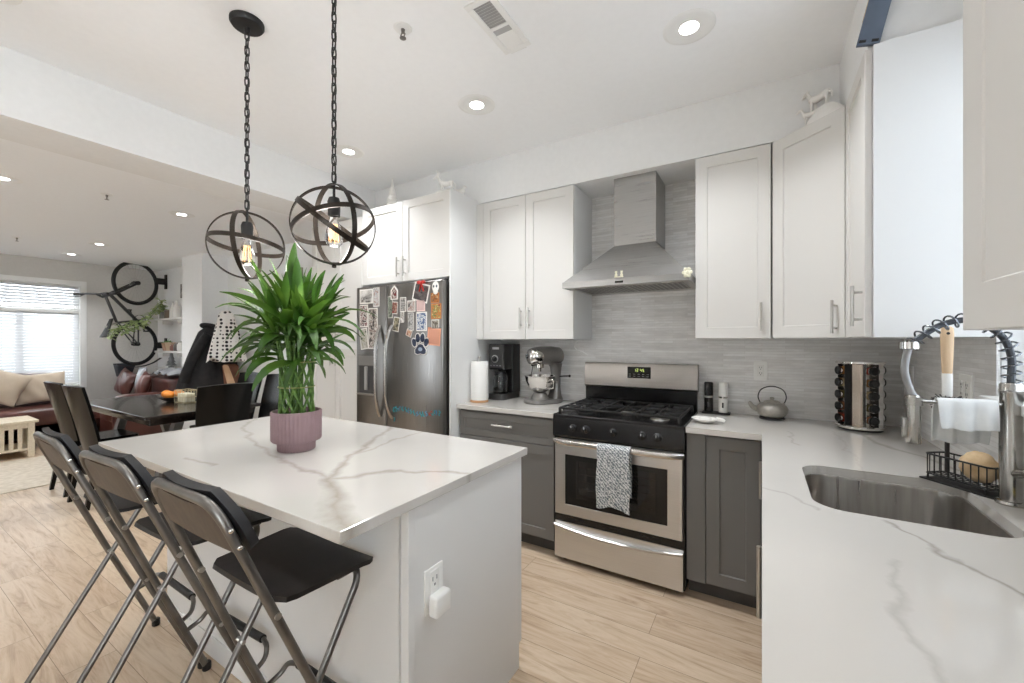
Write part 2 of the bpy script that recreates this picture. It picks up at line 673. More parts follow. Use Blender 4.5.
# living-room window
_f = MB()
for (y0, y1, z0, z1) in ((1.96, 2.04, .76, 2.17), (-1.0, -.92, .76, 2.17), (-1.0, 2.04, 2.17, 2.24), (-1.0, 2.04, .70, .76), (1.38, 1.45, .76, 1.80), (.2, .27, .76, 1.80), (-.92, 1.96, 1.80, 1.86)):
    _f.box(FX - .20, FX - .14, y0, y1, z0, z1)
_c = MB()
for (y0, y1, z0, z1) in ((1.99, 2.06, .66, 2.21), (-1.06, -.99, .66, 2.21), (-1.06, 2.06, 2.21, 2.28)):
    _c.box(FX - .03, FX + .018, y0, y1, z0, z1)
window('window_1', _f, [('glass', MB().box(FX - .173, FX - .167, -.98, 2.02, .72, 2.22), GLASS), ('casing', _c, TRIM)])

# slatted blinds over the living-room window
_m = mat('blind_slat', srgb(246, 247, 248), .6)
_t = NT(_m)
_tr = _t.n('ShaderNodeBsdfTranslucent')
_tr.inputs[0].default_value = (.40, .41, .42, 1)
_mx = _t.n('ShaderNodeMixShader')
_mx.inputs[0].default_value = .30
_t.l(_t.b.outputs[0], _mx.inputs[1]).l(_tr.outputs[0], _mx.inputs[2])
_t.l(_mx.outputs[0], _t.t.nodes['Material Output'].inputs[0])
BLIND = _m
for (nm, lab, y0, y1, z0, z1) in (('window_blind', 'white slatted blind across the short upper pane of the living-room window', -.98, 2.035, 1.85, 2.235),
                                  ('window_blind', 'white slatted blind lowered over the lower window behind the leather sofa', -.98, 2.035, .72, 1.835)):
    r = thing(nm, lab, 'blind', (FX - .06, 0, z1))
    b = W(r)
    k = int((z1 - z0 - .05) / .042)
    for i in range(k):
        z = z1 - .06 - i * .042
        b.add([(FX - .080, y0, z + .022), (FX - .080, y1, z + .022), (FX - .055, y1, z - .016), (FX - .055, y0, z - .016),
               (FX - .083, y0, z + .022), (FX - .083, y1, z + .022), (FX - .058, y1, z - .018), (FX - .058, y0, z - .018)],
              [(0, 1, 2, 3), (7, 6, 5, 4), (0, 4, 5, 1), (1, 5, 6, 2), (2, 6, 7, 3), (3, 7, 4, 0)])
    b.build('slats', BLIND, r, sm=0)
    W(r).box(FX - .10, FX - .04, y0, y1, z1 - .045, z1, .004).build('headrail', TRIM, r)
    W(r).box(FX - .085, FX - .05, y0, y1, z0, z0 + .02, .004).build('bottom_rail', TRIM, r)

# baseboards
_b = MB().box(-9.0, -7.11, WY - .014, WY, 0, .11).box(-6.5, -3.56, WY - .014, WY, 0, .11)
struct(_b.build('baseboard_back', TRIM, sm=0))
struct(MB().box(FX, FX + .014, -2.6, 2.92, 0, .11).build('baseboard_far', TRIM, sm=0))
struct(MB().box(-7.12, -6.486, 2.611, 2.625, 0, .11).box(-6.5, -6.486, 2.611, WY - .014, 0, .11).build('baseboard_pier', TRIM, sm=0))


# ------------------------------------------------------------------ ceiling fittings
def downlight(x, y, z, label, r=.09, w=LAMP_W):
    o = thing('ceiling_light', label, 'ceiling light', (x, y, z), group='recessed ceiling lights')
    MB().lathe([(r - .012, -.001), (r, -.004), (r + .014, -.002), (r + .018, .0), (r + .018, .004), (r - .012, .004)], n=32).build('trim_ring', TRIM, o)
    MB().lathe([(0, -.0015), (r - .010, -.0005), (r - .010, .004), (0, .004)], n=32).build('lens', LAMPM, o)
    area_light('downlight_lamp', (x, y, z - .02), .15, w, LAMP_C, spread=radians(115))
    return o


KL = ['round recessed ceiling light over the counter to the right of the range hood', 'round recessed ceiling light midway along the kitchen row, in front of the hood', 'round recessed ceiling light above the refrigerator side, behind the pendant chain']
for i, (x, y) in enumerate(KLAMPS):
    if i < 3:
        downlight(x, y, CEIL, KL[i], w=LAMP_W * .9)
    else:
        downlight(x, y, CEIL, 'unseen recessed fill light added to the kitchen ceiling behind the stools and the bare counter end', w=LAMP_W * .35)
LL = ['small recessed light in the lower living-room ceiling close to the beam, above the wall pier', 'small recessed light in the living-room ceiling between two others, before the bicycle', 'recessed living-room ceiling light closest to the window wall', 'recessed living-room ceiling light cut by the left picture edge under the beam']
for i, (x, y) in enumerate(LLAMPS):
    if i < 4:
        downlight(x, y, CEIL2, LL[i], .085)
    else:
        downlight(x, y, CEIL2, 'small recessed living-room ceiling light away from the back wall', .085)

# air vent
o = thing('ceiling_vent', 'white rectangular air vent with grey louvres in the kitchen ceiling', 'air vent', (-.98, 1.515, CEIL))
f = W(o)
x0, x1, y0, y1, z = -1.05, -.91, 1.35, 1.68, CEIL
for (a, b, c, d) in ((x0, x1, y0, y0 + .028), (x0, x1, y1 - .028, y1), (x0, x0 + .028, y0 + .027, y1 - .027), (x1 - .028, x1, y0 + .027, y1 - .027)):
    f.box(a, b, c, d, z - .007, z, .003)
f.box(x0 + .026, x1 - .026, 1.507, 1.523, z - .006, z)
f.build('frame', TRIM, o)
W(o).box(x0 + .02, x1 - .02, y0 + .02, y1 - .02, z - .0015, z - .0005).build('duct_opening', mat('duct_grey', srgb(176), .7), o)
s, s2 = W(o), W(o)
for k in range(9):
    y = y0 + .036 + k * .0145
    s.add([(x0 + .028, y, z - .0065), (x1 - .028, y, z - .0065), (x1 - .028, y + .007, z - .001), (x0 + .028, y + .007, z - .001)], [(0, 1, 2, 3)])
    y += .172
    s2.add([(x0 + .028, y + .011, z - .0065), (x1 - .028, y + .011, z - .0065), (x1 - .028, y, z - .001), (x0 + .028, y, z - .001)], [(0, 1, 2, 3)])
s.build('louvre_bank', TRIM, o, recalc=False)
s2.build('louvre_bank', TRIM, o, recalc=False)


def sprinkler(x, y, z, label):
    o = thing('fire_sprinkler', label, 'sprinkler', (x, y, z), group='ceiling sprinklers')
    MB().lathe([(.0, -.004), (.016, -.006), (.036, -.004), (.04, 0), (0, 0)], n=24).build('escutcheon', TRIM, o)
    b = MB().cyl((0, 0, -.005), (0, 0, -.02), .009, .007, 12)
    for s_ in (-1, 1):
        b.tube([(s_ * .007, 0, -.018), (s_ * .013, 0, -.028), (s_ * .004, 0, -.042)], .0025, 6)
    b.lathe([(0, -.046), (.014, -.044), (.014, -.042), (0, -.041)], n=12)
    b.build('sprinkler_head', mat('sprinkler_metal', srgb(120, 116, 112), .4, .6), o)


sprinkler(-1.351, 1.308, CEIL, 'small white round sprinkler in the kitchen ceiling beside the pendant chain')
sprinkler(-4.587, 1.181, CEIL2, 'grey sprinkler head in the living-room ceiling just past the beam')
sprinkler(-7.372, 1.131, CEIL2, 'faint sprinkler head far across the living-room ceiling near the window')


# ------------------------------------------------------------------ pendants
def chain(b, x, y, z0, z1, L=.042, r=.0028):
    n = int((z1 - z0) / (L * .78))
    st = (z1 - z0) / n
    for k in range(n):
        zc = z0 + st * (k + .5)
        h, w = st * .62, .0085
        pts = []
        for j in range(12):
            a = 2 * pi * j / 12
            u, v = w * cos(a), (h - w) * (1 if sin(a) > 1e-6 else (-1 if sin(a) < -1e-6 else 0)) + w * sin(a)
            pts.append((x + (u if k % 2 else 0), y + (0 if k % 2 else u), zc + v))
        b.tube(pts, r, 6, closed=True)


def pendant(x, y, zc, R, label, rings, rz=0.0):
    o = thing('pendant_light', label, 'pendant light', (x, y, zc), rz, 'orb pendants over the island')
    MB().lathe([(0, CEIL - zc - .001), (.065, CEIL - zc - .001), (.065, CEIL - zc - .014), (.058, CEIL - zc - .024), (.012, CEIL - zc - .03), (.010, CEIL - zc - .05), (0, CEIL - zc - .05)], n=32).build('ceiling_canopy', BLACKM, o)
    b = MB()
    chain(b, 0, 0, R + .015, CEIL - zc - .045)
    b.tube([(0, 0, CEIL - zc - .045)] + [(.006 * sin(k * 1.9), .006 * cos(k * 1.9), lerp(CEIL - zc - .06, R + .03, k / 14)) for k in range(15)] + [(0, 0, R)], .0022, 6)
    b.build('chain', BLACKM, o)
    vw = Vector((-x, -y, 0)).normalized()
    rt = Vector((-vw.y, vw.x, 0))
    for (a_, e_, c_) in rings:
        nrm = (rt * a_ + vw * e_ + Vector((0, 0, c_))).normalized()
        b = MB(Vector((0, 0, 1)).rotation_difference(nrm).to_matrix().to_4x4())
        b.tube([((R) * cos(2 * pi * j / 64), R * sin(2 * pi * j / 64), 0) for j in range(64)], 1, 4, closed=True, flat=(.0125, .0028), up=(0, 0, 1))
        b.build('ring', BRONZE, o)
    b = MB().lathe([(0, -R - .014), (.008, -R - .012), (.008, -R + .006), (0, -R + .008)], n=12)
    b.build('finial', BRONZE, o)
    b = MB().cyl((0, 0, R + .018), (0, 0, R - .05), .005, .005, 10).lathe([(0, R - .115), (.021, R - .115), (.023, R - .06), (.018, R - .045), (0, R - .044)], n=20)
    b.build('lamp_socket', BLACKM, o)
    g = mat('bulb_glass', (1, 1, 1), .02, trans=1.0, ior=1.25)
    zb = R - .115
    bu = MB().lathe([(0, zb - .115), (.018, zb - .113), (.03, zb - .10), (.032, zb - .08), (.027, zb - .05), (.016, zb - .02), (.013, zb), (0, zb)], n=20).build('bulb', g, o)
    fm = MB()
    for k in range(4):
        a = k * pi / 2
        fm.tube([(.008 * cos(a), .008 * sin(a), zb - .03), (.014 * cos(a), .014 * sin(a), zb - .09), (.014 * cos(a + .8), .014 * sin(a + .8), zb - .092), (.008 * cos(a + .8), .008 * sin(a + .8), zb - .03)], .0009, 5)
    pl_ = bpy.data.lights.new('pendant_bulb', 'POINT')
    pl_.energy = 5.5
    pl_.color = (1, .97, .95)
    pl_.shadow_soft_size = .05
    po_ = bpy.data.objects.new('pendant_bulb', pl_)
    po_.location = (0, 0, zb - .14)
    po_.parent = o
    COL.objects.link(po_)
    fm.build('filament', mat('filament', srgb(255, 205, 140), .4, emit=1.2), bu)
    return o


pendant(-1.896, .933, 1.777, .143, 'dark bronze orb pendant hanging from a round black ceiling plate, beside the beam', [(.12, 1, .05), (1, .36, .1), (.13, -.05, .98)], 0)
pendant(-1.375, .983, 1.800, .147, 'dark bronze orb pendant nearer the range, its rings crossing, with a clear bulb inside', [(.0, 1, .1), (1, -.5, .12), (.57, .27, .82), (-.27, -.22, .96)], 0)

# ------------------------------------------------------------------ fitted kitchen


def pull(parent, at, L, axis='z', out=(0, -1, 0), name='handle', so=.03, r=.006):
    """bar pull centred at world point `at` on the door face"""
    b = W(parent) if parent.type == 'EMPTY' else None
    root = parent
    while root.parent:
        root = root.parent
    b = W(root)
    a, o = Vector(at), Vector(out).normalized()
    d = {'z': Vector((0, 0, 1)), 'x': Vector((1, 0, 0)), 'y': Vector((0, 1, 0))}[axis]
    c = a + o * so
    b.cyl(c - d * (L / 2), c + d * (L / 2), r, r, 12)
    for s in (-1, 1):
        p = a + d * (s * (L / 2 - .025))
        b.cyl(p, p + o * so, r * .75, r * .75, 10)
    return b.build(name, NICKEL, parent)


def door(root, x, y, z, w, h, ang=0.0, m=None, name='door', rail=.06, t=.02, dp=.008):
    b = MB(Matrix.Translation(Vector((x, y, z)) - Vector(root.location)) @ Matrix.Rotation(radians(ang), 4, 'Z'))
    b.shaker(w, h, t, rail, dp)
    return b.build(name, m or WHITE, root, sm=0)


UZ0, UZ1 = 1.378, 2.417
# wall cabinet between the tall fridge panel and the hood
r = thing('wall_cabinet', 'white two-door wall cabinet above the coffee maker and mixer', 'wall cabinet', (-1.447, 2.58, UZ0))
W(r).box(-1.8778, -1.078, 2.602, WY - .010, UZ0, UZ1, .001).build('carcass', CARC, r, sm=0)
for (x0, x1, hx) in ((-1.815, -1.449, -1.482), (-1.446, -1.080, -1.413)):
    d = door(r, x0, 2.58, UZ0 + .003, x1 - x0, UZ1 - UZ0 - .008)
    pull(d, (hx, 2.58, 1.53), .15)
W(r).box(-1.8778, -1.8185, 2.58, 2.603, UZ0 + .003, UZ1 - .005, .001).build('filler_strip', WHITE, r, sm=0)
# right of the hood
r = thing('wall_cabinet', 'white single-door wall cabinet immediately right of the range hood', 'wall cabinet', (-.14, 2.58, UZ0))
W(r).box(-.328, .043, 2.602, WY - .010, UZ0, UZ1, .001).build('carcass', CARC, r, sm=0)
d = door(r, -.327, 2.58, UZ0 + .003, .367, UZ1 - UZ0 - .008)
pull(d, (-.004, 2.58, 1.495), .15)
# diagonal corner
r = thing('corner_cabinet', 'white corner wall cabinet with a door set at an angle, horse figurine on top', 'wall cabinet', (.3, 2.6, UZ0))
ax, ay, bx, by = .047, 2.578, .315, 2.336
ang = math.degrees(math.atan2(by - ay, bx - ax))
L = math.hypot(bx - ax, by - ay)
nx, ny = -(by - ay) / L, (bx - ax) / L
q = .022
W(r).prism([(ax + nx * q, ay + ny * q), (bx + nx * q, by + ny * q), (WX - .010, by + ny * q), (WX - .010, WY - .010), (ax + nx * q, WY - .010)], UZ0, UZ1).build('carcass', CARC, r, sm=0)
d = door(r, ax, ay, UZ0 + .003, L, UZ1 - UZ0 - .008, ang)
u = Vector((bx - ax, by - ay, 0)) / L
hp = Vector((ax, ay, 1.475)) + u * (L - .035)
pull(d, hp, .15, out=(-nx, -ny, 0))
# right-hand wall, beyond the window
r = thing('wall_cabinet', 'narrow white wall cabinet by the window, its bare side lit by daylight', 'wall cabinet', (.45, 2.1, UZ0))
W(r).box(.339, WX - .010, 1.918, 2.334, UZ0, UZ1, .001).build('carcass', CARC, r, sm=0)
d = door(r, .317, 2.332, UZ0 + .003, .398, UZ1 - UZ0 - .008, -90)
pull(d, (.317, 1.972, 1.495), .15, out=(-1, 0, 0))
# right-hand wall, before the window
r = thing('wall_cabinet', 'white wall cabinet door cut by the picture edge, on the camera side of the window', 'wall cabinet', (.45, .6, UZ0))
W(r).box(.339, WX - .002, .20, 1.10, UZ0 + .006, UZ1, .001).build('carcass', CARC, r, sm=0)
d = door(r, .317, 1.083, UZ0 + .006, .44, UZ1 - UZ0 - .008, -90, rail=.078, dp=.003)
pull(d, (.317, .68, 1.495), .15, out=(-1, 0, 0))
d = door(r, .317, .640, UZ0 + .006, .438, UZ1 - UZ0 - .008, -90, rail=.078, dp=.003)
pull(d, (.317, .60, 1.495), .15, out=(-1, 0, 0))
# above the refrigerator, with the tall side panel
r = thing('fridge_cabinet', 'white two-door cabinet over the refrigerator with a tall side panel', 'cabinet', (-2.35, 2.28, 0))
W(r).box(-2.824, -1.892, 2.302, WY - .002, 1.822, 2.445, .001).build('carcass', CARC, r, sm=0)
W(r).box(-1.8905, -1.878, 2.27, WY - .011, 0, 2.447, .001).build('side_panel', CARC, r, sm=0)
for (x0, x1, hx) in ((-2.822, -2.362, -2.395), (-2.359, -1.893, -2.326)):
    d = door(r, x0, 2.28, 1.825, x1 - x0, .615)
    pull(d, (hx, 2.28, 1.935), .15)
# pantry
r = thing('pantry_cabinet', 'tall white pantry cupboard with four doors left of the refrigerator', 'cabinet', (-3.17, 2.28, 0))
b = W(r).box(-3.51, -2.828, 2.302, WY - .002, .10, 2.40, .001)
b.box(-3.51, -2.828, 2.285, 2.31, 1.305, 1.358, .001)
b.build('carcass', CARC, r, sm=0)
W(r).box(-3.50, -2.835, 2.34, WY - .002, 0, .10).build('toe_kick', CARC, r, sm=0)
for (x0, x1, hx) in ((-3.508, -3.171, -3.205), (-3.167, -2.830, -3.133)):
    d = door(r, x0, 2.28, 1.366, x1 - x0, 1.03)
    pull(d, (hx, 2.28, 1.46), .13)
    d = door(r, x0, 2.28, .105, x1 - x0, 1.195)
    pull(d, (hx, 2.28, 1.22), .13)

# base cabinet left of the range
r = thing('base_cabinet', 'grey base cabinet with one drawer over a door, left of the range', 'base cabinet', (-1.49, 2.36, 0))
W(r).box(-1.877, -1.116, 2.384, WY - .011, .10, .883, .001).build('carcass', GREY, r, sm=0)
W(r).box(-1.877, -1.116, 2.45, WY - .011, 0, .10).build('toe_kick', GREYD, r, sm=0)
b = door(r, -1.868, 2.362, .703, .748, .164, 0, GREY, 'drawer', .042)
pull(b, (-1.494, 2.362, .795), .16, 'x')
b = door(r, -1.868, 2.362, .106, .748, .592, 0, GREY)
pull(b, (-1.83, 2.362, .60), .15)
# base cabinet right of the range
r = thing('base_cabinet', 'grey corner base cabinet with a narrow door, right of the range', 'base cabinet', (-.17, 2.36, 0))
W(r).box(-.343, .04, 2.384, WY - .011, .10, .883, .001).build('carcass', GREY, r, sm=0)
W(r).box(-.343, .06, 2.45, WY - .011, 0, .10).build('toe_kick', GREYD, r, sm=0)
W(r).box(-.343, -.252, 2.364, 2.386, .10, .876, .001).build('filler_strip', GREY, r, sm=0)
door(r, -.248, 2.362, .106, .243, .766, 0, GREY, rail=.062)
# under the sink
r = thing('sink_cabinet', 'grey base cabinet under the sink seen edge-on, two bar handles showing', 'base cabinet', (.3, 1.78, 0))
W(r).box(.045, .62, 1.25, 1.26, .10, .883).box(.045, .62, 2.325, 2.335, .10, .883).box(.045, .62, 1.25, 2.335, .10, .12).box(.60, .62, 1.25, 2.335, .10, .883).build('carcass', GREY, r, sm=0)
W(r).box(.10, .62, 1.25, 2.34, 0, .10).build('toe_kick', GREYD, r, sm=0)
d = door(r, .024, 2.30, .106, .51, .77, -90, GREY)
pull(d, (.024, 2.20, .73), .17, out=(-1, 0, 0))
d = door(r, .024, 1.785, .106, .51, .77, -90, GREY)
pull(d, (.024, 1.30, .715), .19, out=(-1, 0, 0), r=.007)
r = thing('base_cabinet', 'grey base cabinet under the bare end of the right counter', 'base cabinet', (.3, .45, 0))
W(r).box(.045, .62, -.36, 1.246, .10, .883, .001).build('carcass', GREY, r, sm=0)
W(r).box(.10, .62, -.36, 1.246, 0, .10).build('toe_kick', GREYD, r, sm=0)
for y in (1.244, .71, .176):
    door(r, .024, y, .106, .53, .77, -90, GREY)

# ------------------------------------------------------------------ worktops
QB = srgb(205, 201, 195)
ISL = [((-.838, .631), (-1.036, .74), .034, .95), ((-1.036, .74), (-1.219, .849), .030, .9), ((-1.219, .849), (-1.326, .994), .024, .85), ((-1.326, .994), (-1.516, 1.279), .018, .7), ((-1.516, 1.279), (-1.66, 1.54), .014, .6),
       ((-1.219, .849), (-1.08, 1.032), .016, .7), ((-1.08, 1.032), (-.851, 1.131), .013, .65), ((-1.219, .849), (-1.504, .872), .014, .6), ((-1.504, .872), (-1.913, .974), .014, .55), ((-1.913, .974), (-2.323, 1.123), .012, .5), ((-2.323, 1.123), (-2.54, 1.3), .012, .45),
       ((-1.911, .718), (-1.708, .734), .010, .5), ((-1.387, 1.067), (-1.441, 1.53), .010, .45)]
RGT = [((-.10, 1.45), (.008, 1.493), .010, .5), ((.008, 1.493), (.066, 1.469), .010, .5), ((.066, 1.469), (.127, 1.377), .009, .45), ((.255, 1.375), (.318, 1.268), .009, .75), ((.318, 1.268), (.356, 1.18), .010, .8), ((.356, 1.18), (.391, 1.078), .011, .85), ((.391, 1.078), (.43, .9), .011, .8),
       ((.239, 1.136), (.217, 1.017), .010, .3), ((.217, 1.017), (.19, .861), .014, .35), ((.19, .861), (.198, .7), .012, .35), ((.41, 2.56), (.442, 2.397), .018, .6), ((.442, 2.397), (.525, 2.24), .018, .65), ((.525, 2.24), (.60, 2.0), .016, .6), ((.103, 2.477), (.141, 2.175), .010, .35), ((.31, 1.84), (.30, 2.6), .008, .2)]
ISL = [((a[0] + 1.69, a[1] - 1.08), (b[0] + 1.69, b[1] - 1.08), w, s) for (a, b, w, s) in ISL]
ISL = [(a, b, w * 1.35, min(1, s * 1.15)) for (a, b, w, s) in ISL]
QI = quartz_mat('island_quartz', QB, ISL, srgb(158, 150, 138))
QR = quartz_mat('counter_quartz', QB, RGT, srgb(150, 143, 134))
QL = quartz_mat('small_counter_quartz', QB, [((-1.88, 2.5), (-1.5, 2.36), .02, .6), ((-1.5, 2.36), (-1.1, 2.5), .02, .5)], srgb(170, 160, 148))


def slab(outer, hole, z0, z1, bev=.002):
    bm = bmesh.new()
    loops = []
    for poly in ([outer] + ([hole] if hole else [])):
        vs = [bm.verts.new((p[0], p[1], z1)) for p in poly]
        loops.append([bm.edges.new((vs[i], vs[(i + 1) % len(vs)])) for i in range(len(vs))])
    bmesh.ops.triangle_fill(bm, edges=[e for l in loops for e in l], use_beauty=True)
    fs = list(bm.faces)
    ex = bmesh.ops.extrude_face_region(bm, geom=fs)
    nv = [g for g in ex['geom'] if isinstance(g, bmesh.types.BMVert)]
    bmesh.ops.translate(bm, verts=nv, vec=(0, 0, z0 - z1))
    bmesh.ops.recalc_face_normals(bm, faces=bm.faces)
    bm.verts.index_update()
    b = MB()
    b.add([v.co[:] for v in bm.verts], [[v.index for v in f.verts] for f in bm.faces])
    bm.free()
    return b


SX0, SX1, SY0, SY1 = .122, .530, 1.392, 1.858
SINK = rrect(SX0, SX1, SY0, SY1, .075, 8)
o = slab([(-.343, 2.334), (-.343, WY - .010), (WX - .010, WY - .010), (WX - .010, -.4), (0, -.4), (0, 2.334)], SINK, .884, .914).build('worktop', QR, sm=0)
tag(o, 'white veined quartz worktop with the sink cut-out, running to the corner', 'worktop')
o = MB().box(-1.877, -1.112, 2.334, WY - .010, .884, .914, .002).build('worktop', QL, sm=0)
tag(o, 'short white quartz worktop left of the range, under the coffee maker', 'worktop')

# sink
r = thing('kitchen_sink', 'stainless undermount sink basin in the right-hand worktop', 'sink', (.326, 1.625, .70))
b = W(r)
rings = []
for (g, z, rad) in ((-.012, .8835, .08), (.004, .8835, .078), (.006, .876, .076), (.010, .72, .07), (.028, .694, .06), (.06, .684, .05), (.14, .680, .03)):
    rings.append([(x, y, z) for (x, y) in rrect(SX0 + g, SX1 - g, SY0 + g, SY1 - g, rad, 8)])
n = len(rings[0])
b.add([p for q in rings for p in q], [(i * n + j, i * n + (j + 1) % n, (i + 1) * n + (j + 1) % n, (i + 1) * n + j) for i in range(len(rings) - 1) for j in range(n)] + [tuple((len(rings) - 1) * n + j for j in range(n))])
b.build('basin', steel_mat('sink_steel', srgb(150, 146, 141), srgb(176, 172, 167), (8, 8, .6), .3), r, recalc=False)
W(r).lathe([(0, .006), (.025, .005), (.04, .003), (.043, .0), (.0, 0)], (.326, 1.625, .681), 24).build('drain', CHROME, r)

# ------------------------------------------------------------------ island
IX0, IX1, IY0, IY1 = -2.535, -.851, .624, 1.535
r = thing('kitchen_island', 'white kitchen island with a veined quartz top, stools along its side', 'island', (-1.69, 1.08, 0))
W(r).box(IX0, IX1, IY0, IY1, .884, .914, .0025).build('island_top', QI, r, sm=0)
BX0, BX1, BY0, BY1 = -2.50, -.868, .862, 1.515
ISW = mat('island_white_panel', srgb(226, 225, 223), .5)
W(r).box(BX0, BX1 - .012, BY0 + .012, BY1 - .018, .09, .8835).build('body', ISW, r, sm=0)
W(r).box(BX0 + .0, BX1 - .04, BY0 + .0, BY0 + .0125, .0, .8835, .001).build('seating_side_panel', ISW, r, sm=0)
W(r).box(BX1 - .0125, BX1, BY0 + .028, BY1 - .022, .0, .8835, .001).build('end_panel', ISW, r, sm=0)
W(r).box(BX1 - .0275, BX1 + .003, BY0 - .003, BY0 + .0275, 0, .8835, .002).build('corner_trim', ISW, r, sm=0)
W(r).box(BX1 - .02, BX1 + .0, BY1 - .022, BY1 - .002, .105, .8835, .001).build('stile', ISW, r, sm=0)
W(r).box(BX0 + .01, BX1 - .02, BY1 - .09, BY1 - .08, 0, .1).build('toe_kick', ISW, r, sm=0)
W(r).box(BX0 + .02, BX1 - .03, BY0 - .006, BY0 + .001, 0, .09, .002).build('skirting', ISW, r, sm=0)
for k in range(4):
    d = door(r, -.878 - k * .404, BY1, .105, .40, .77, 180, ISW)
    pull(d, (-.878 - k * .404 - (.36 if k % 2 == 0 else .04), BY1, .70), .15, out=(0, 1, 0))
# socket with a plugged-in adapter
pl = W(r).box(BX1 - .001, BX1 + .006, .924, 1.006, .5375, .6725, .003)
pl = pl.build('socket_plate', WHITEP, r)
W(r).box(BX1 + .005, BX1 + .0085, .944, .985, .5475, .6625, .002).build('receptacle', PORC, pl)
b = W(r)
for yy in (.955, .973):
    b.box(BX1 + .008, BX1 + .0092, yy - .0015, yy + .0015, .6315, .6445)
b.box(BX1 + .008, BX1 + .0092, .961, .967, .6155, .6225)
b.build('slot', mat('slot_grey', srgb(120), .6), pl)
o = MB().box(BX1 + .0085, BX1 + .043, .934, 1.003, .5335, .5985, .008, 3).build('plug_adapter', WHITEP)
tag(o, 'white plug-in adapter in the island end socket', 'adapter')


# ------------------------------------------------------------------ wall sockets
def outlet(label, cx, cy, cz, facing, n=1, dark=False):
    o = thing('wall_outlet', label, 'wall socket', (cx, cy, cz), {'y': 0, 'x': -pi / 2}[facing])
    w = .036 if n == 1 else .058
    MB().box(-w, w, -.006, 0, -.058, .058, .0025).build('cover_plate', WHITEP if not dark else NICKEL, o)
    for k in range(n):
        ox = 0 if n == 1 else (-.023 + .046 * k)
        p = MB().box(ox - .017, ox + .017, -.0085, -.005, -.033, .033, .002).build('receptacle', PORC, o)
        b = MB()
        for zz in (-.017, .017):
            for s in (-1, 1):
                b.box(ox + s * .006 - .001, ox + s * .006 + .001, -.0093, -.008, zz - .001, zz + .008)
            b.box(ox - .002, ox + .002, -.0093, -.008, zz - .009, zz - .005)
        b.build('slot', BLACKM, p)
    return o


TY = WY - .009
outlet('white double wall socket in the tiles above the kettle', -.007, TY, 1.186, 'y')

# ------------------------------------------------------------------ gas range
RX0, RX1 = -1.109, -.349
RC = (RX0 + RX1) / 2
r = thing('gas_range', 'stainless gas range with black cooktop and oven below, beneath the hood', 'range', (RC, 2.36, 0))
W(r).box(RX0, RX1, 2.352, 2.915, .035, .895, .003).build('body', BLACK, r, sm=0)
for (x, y) in ((RX0 + .05, 2.41), (RX1 - .05, 2.41), (RX0 + .05, 2.86), (RX1 - .05, 2.86)):
    W(r).lathe([(0, 0), (.02, 0), (.02, .012), (.012, .016), (.012, .04), (0, .04)], (x, y, 0), 14).build('foot', BLACKM, r)
# sloping control panel
b = W(r)
b.M = b.M @ Matrix(((0, 0, 1, 0), (1, 0, 0, 0), (0, 1, 0, 0), (0, 0, 0, 1)))
b.prism([(2.335, .778), (2.325, .79), (2.326, .88), (2.334, .905), (2.40, .905), (2.40, .778)], RX0, RX1)
cp = b.build('control_panel', BLACK, r, sm=20)
for (x, z) in ((-.975, .842), (-.893, .842), (-.730, .842), (-.565, .842), (-.485, .842)):
    b = W(r)
    k = b.M.copy()
    b.M = k @ Matrix.Translation((x, 2.326, z)) @ Matrix.Rotation(radians(90), 4, 'X')
    b.lathe([(0, 0), (.024, 0), (.024, .006), (.020, .010), (.019, .026), (.016, .028), (0, .028)], n=24)
    b.box(-.004, .004, -.019, .019, .026, .034, .002)
    kb = b.build('knob', BLACK, cp)
    W(r).box(x - .001, x + .001, 2.290, 2.2925, z + .006, z + .018).build('pointer_mark', WHITEP, cp, sm=0)
# cooktop tray
W(r).box(RX0 - .002, RX1 + .002, 2.332, 2.875, .893, .917, .006).build('cooktop', BLACK, r, sm=0)
BUR = [(-.955, 2.475, .046), (-.955, 2.735, .036), (RC, 2.605, .04), (-.503, 2.475, .04), (-.503, 2.735, .046)]
for (x, y, q) in BUR:
    bb = W(r).lathe([(0, .917), (q + .014, .917), (q + .012, .921), (q, .923), (q, .930), (0, .930)], (x, y, 0), 24).build('burner', NICKEL if q == .04 else IRON, r)
    W(r).lathe([(0, .9305), (q - .004, .9305), (q - .003, .937), (q - .010, .939), (0, .939)], (x, y, 0), 24).build('burner_cap', BLACKM, bb)
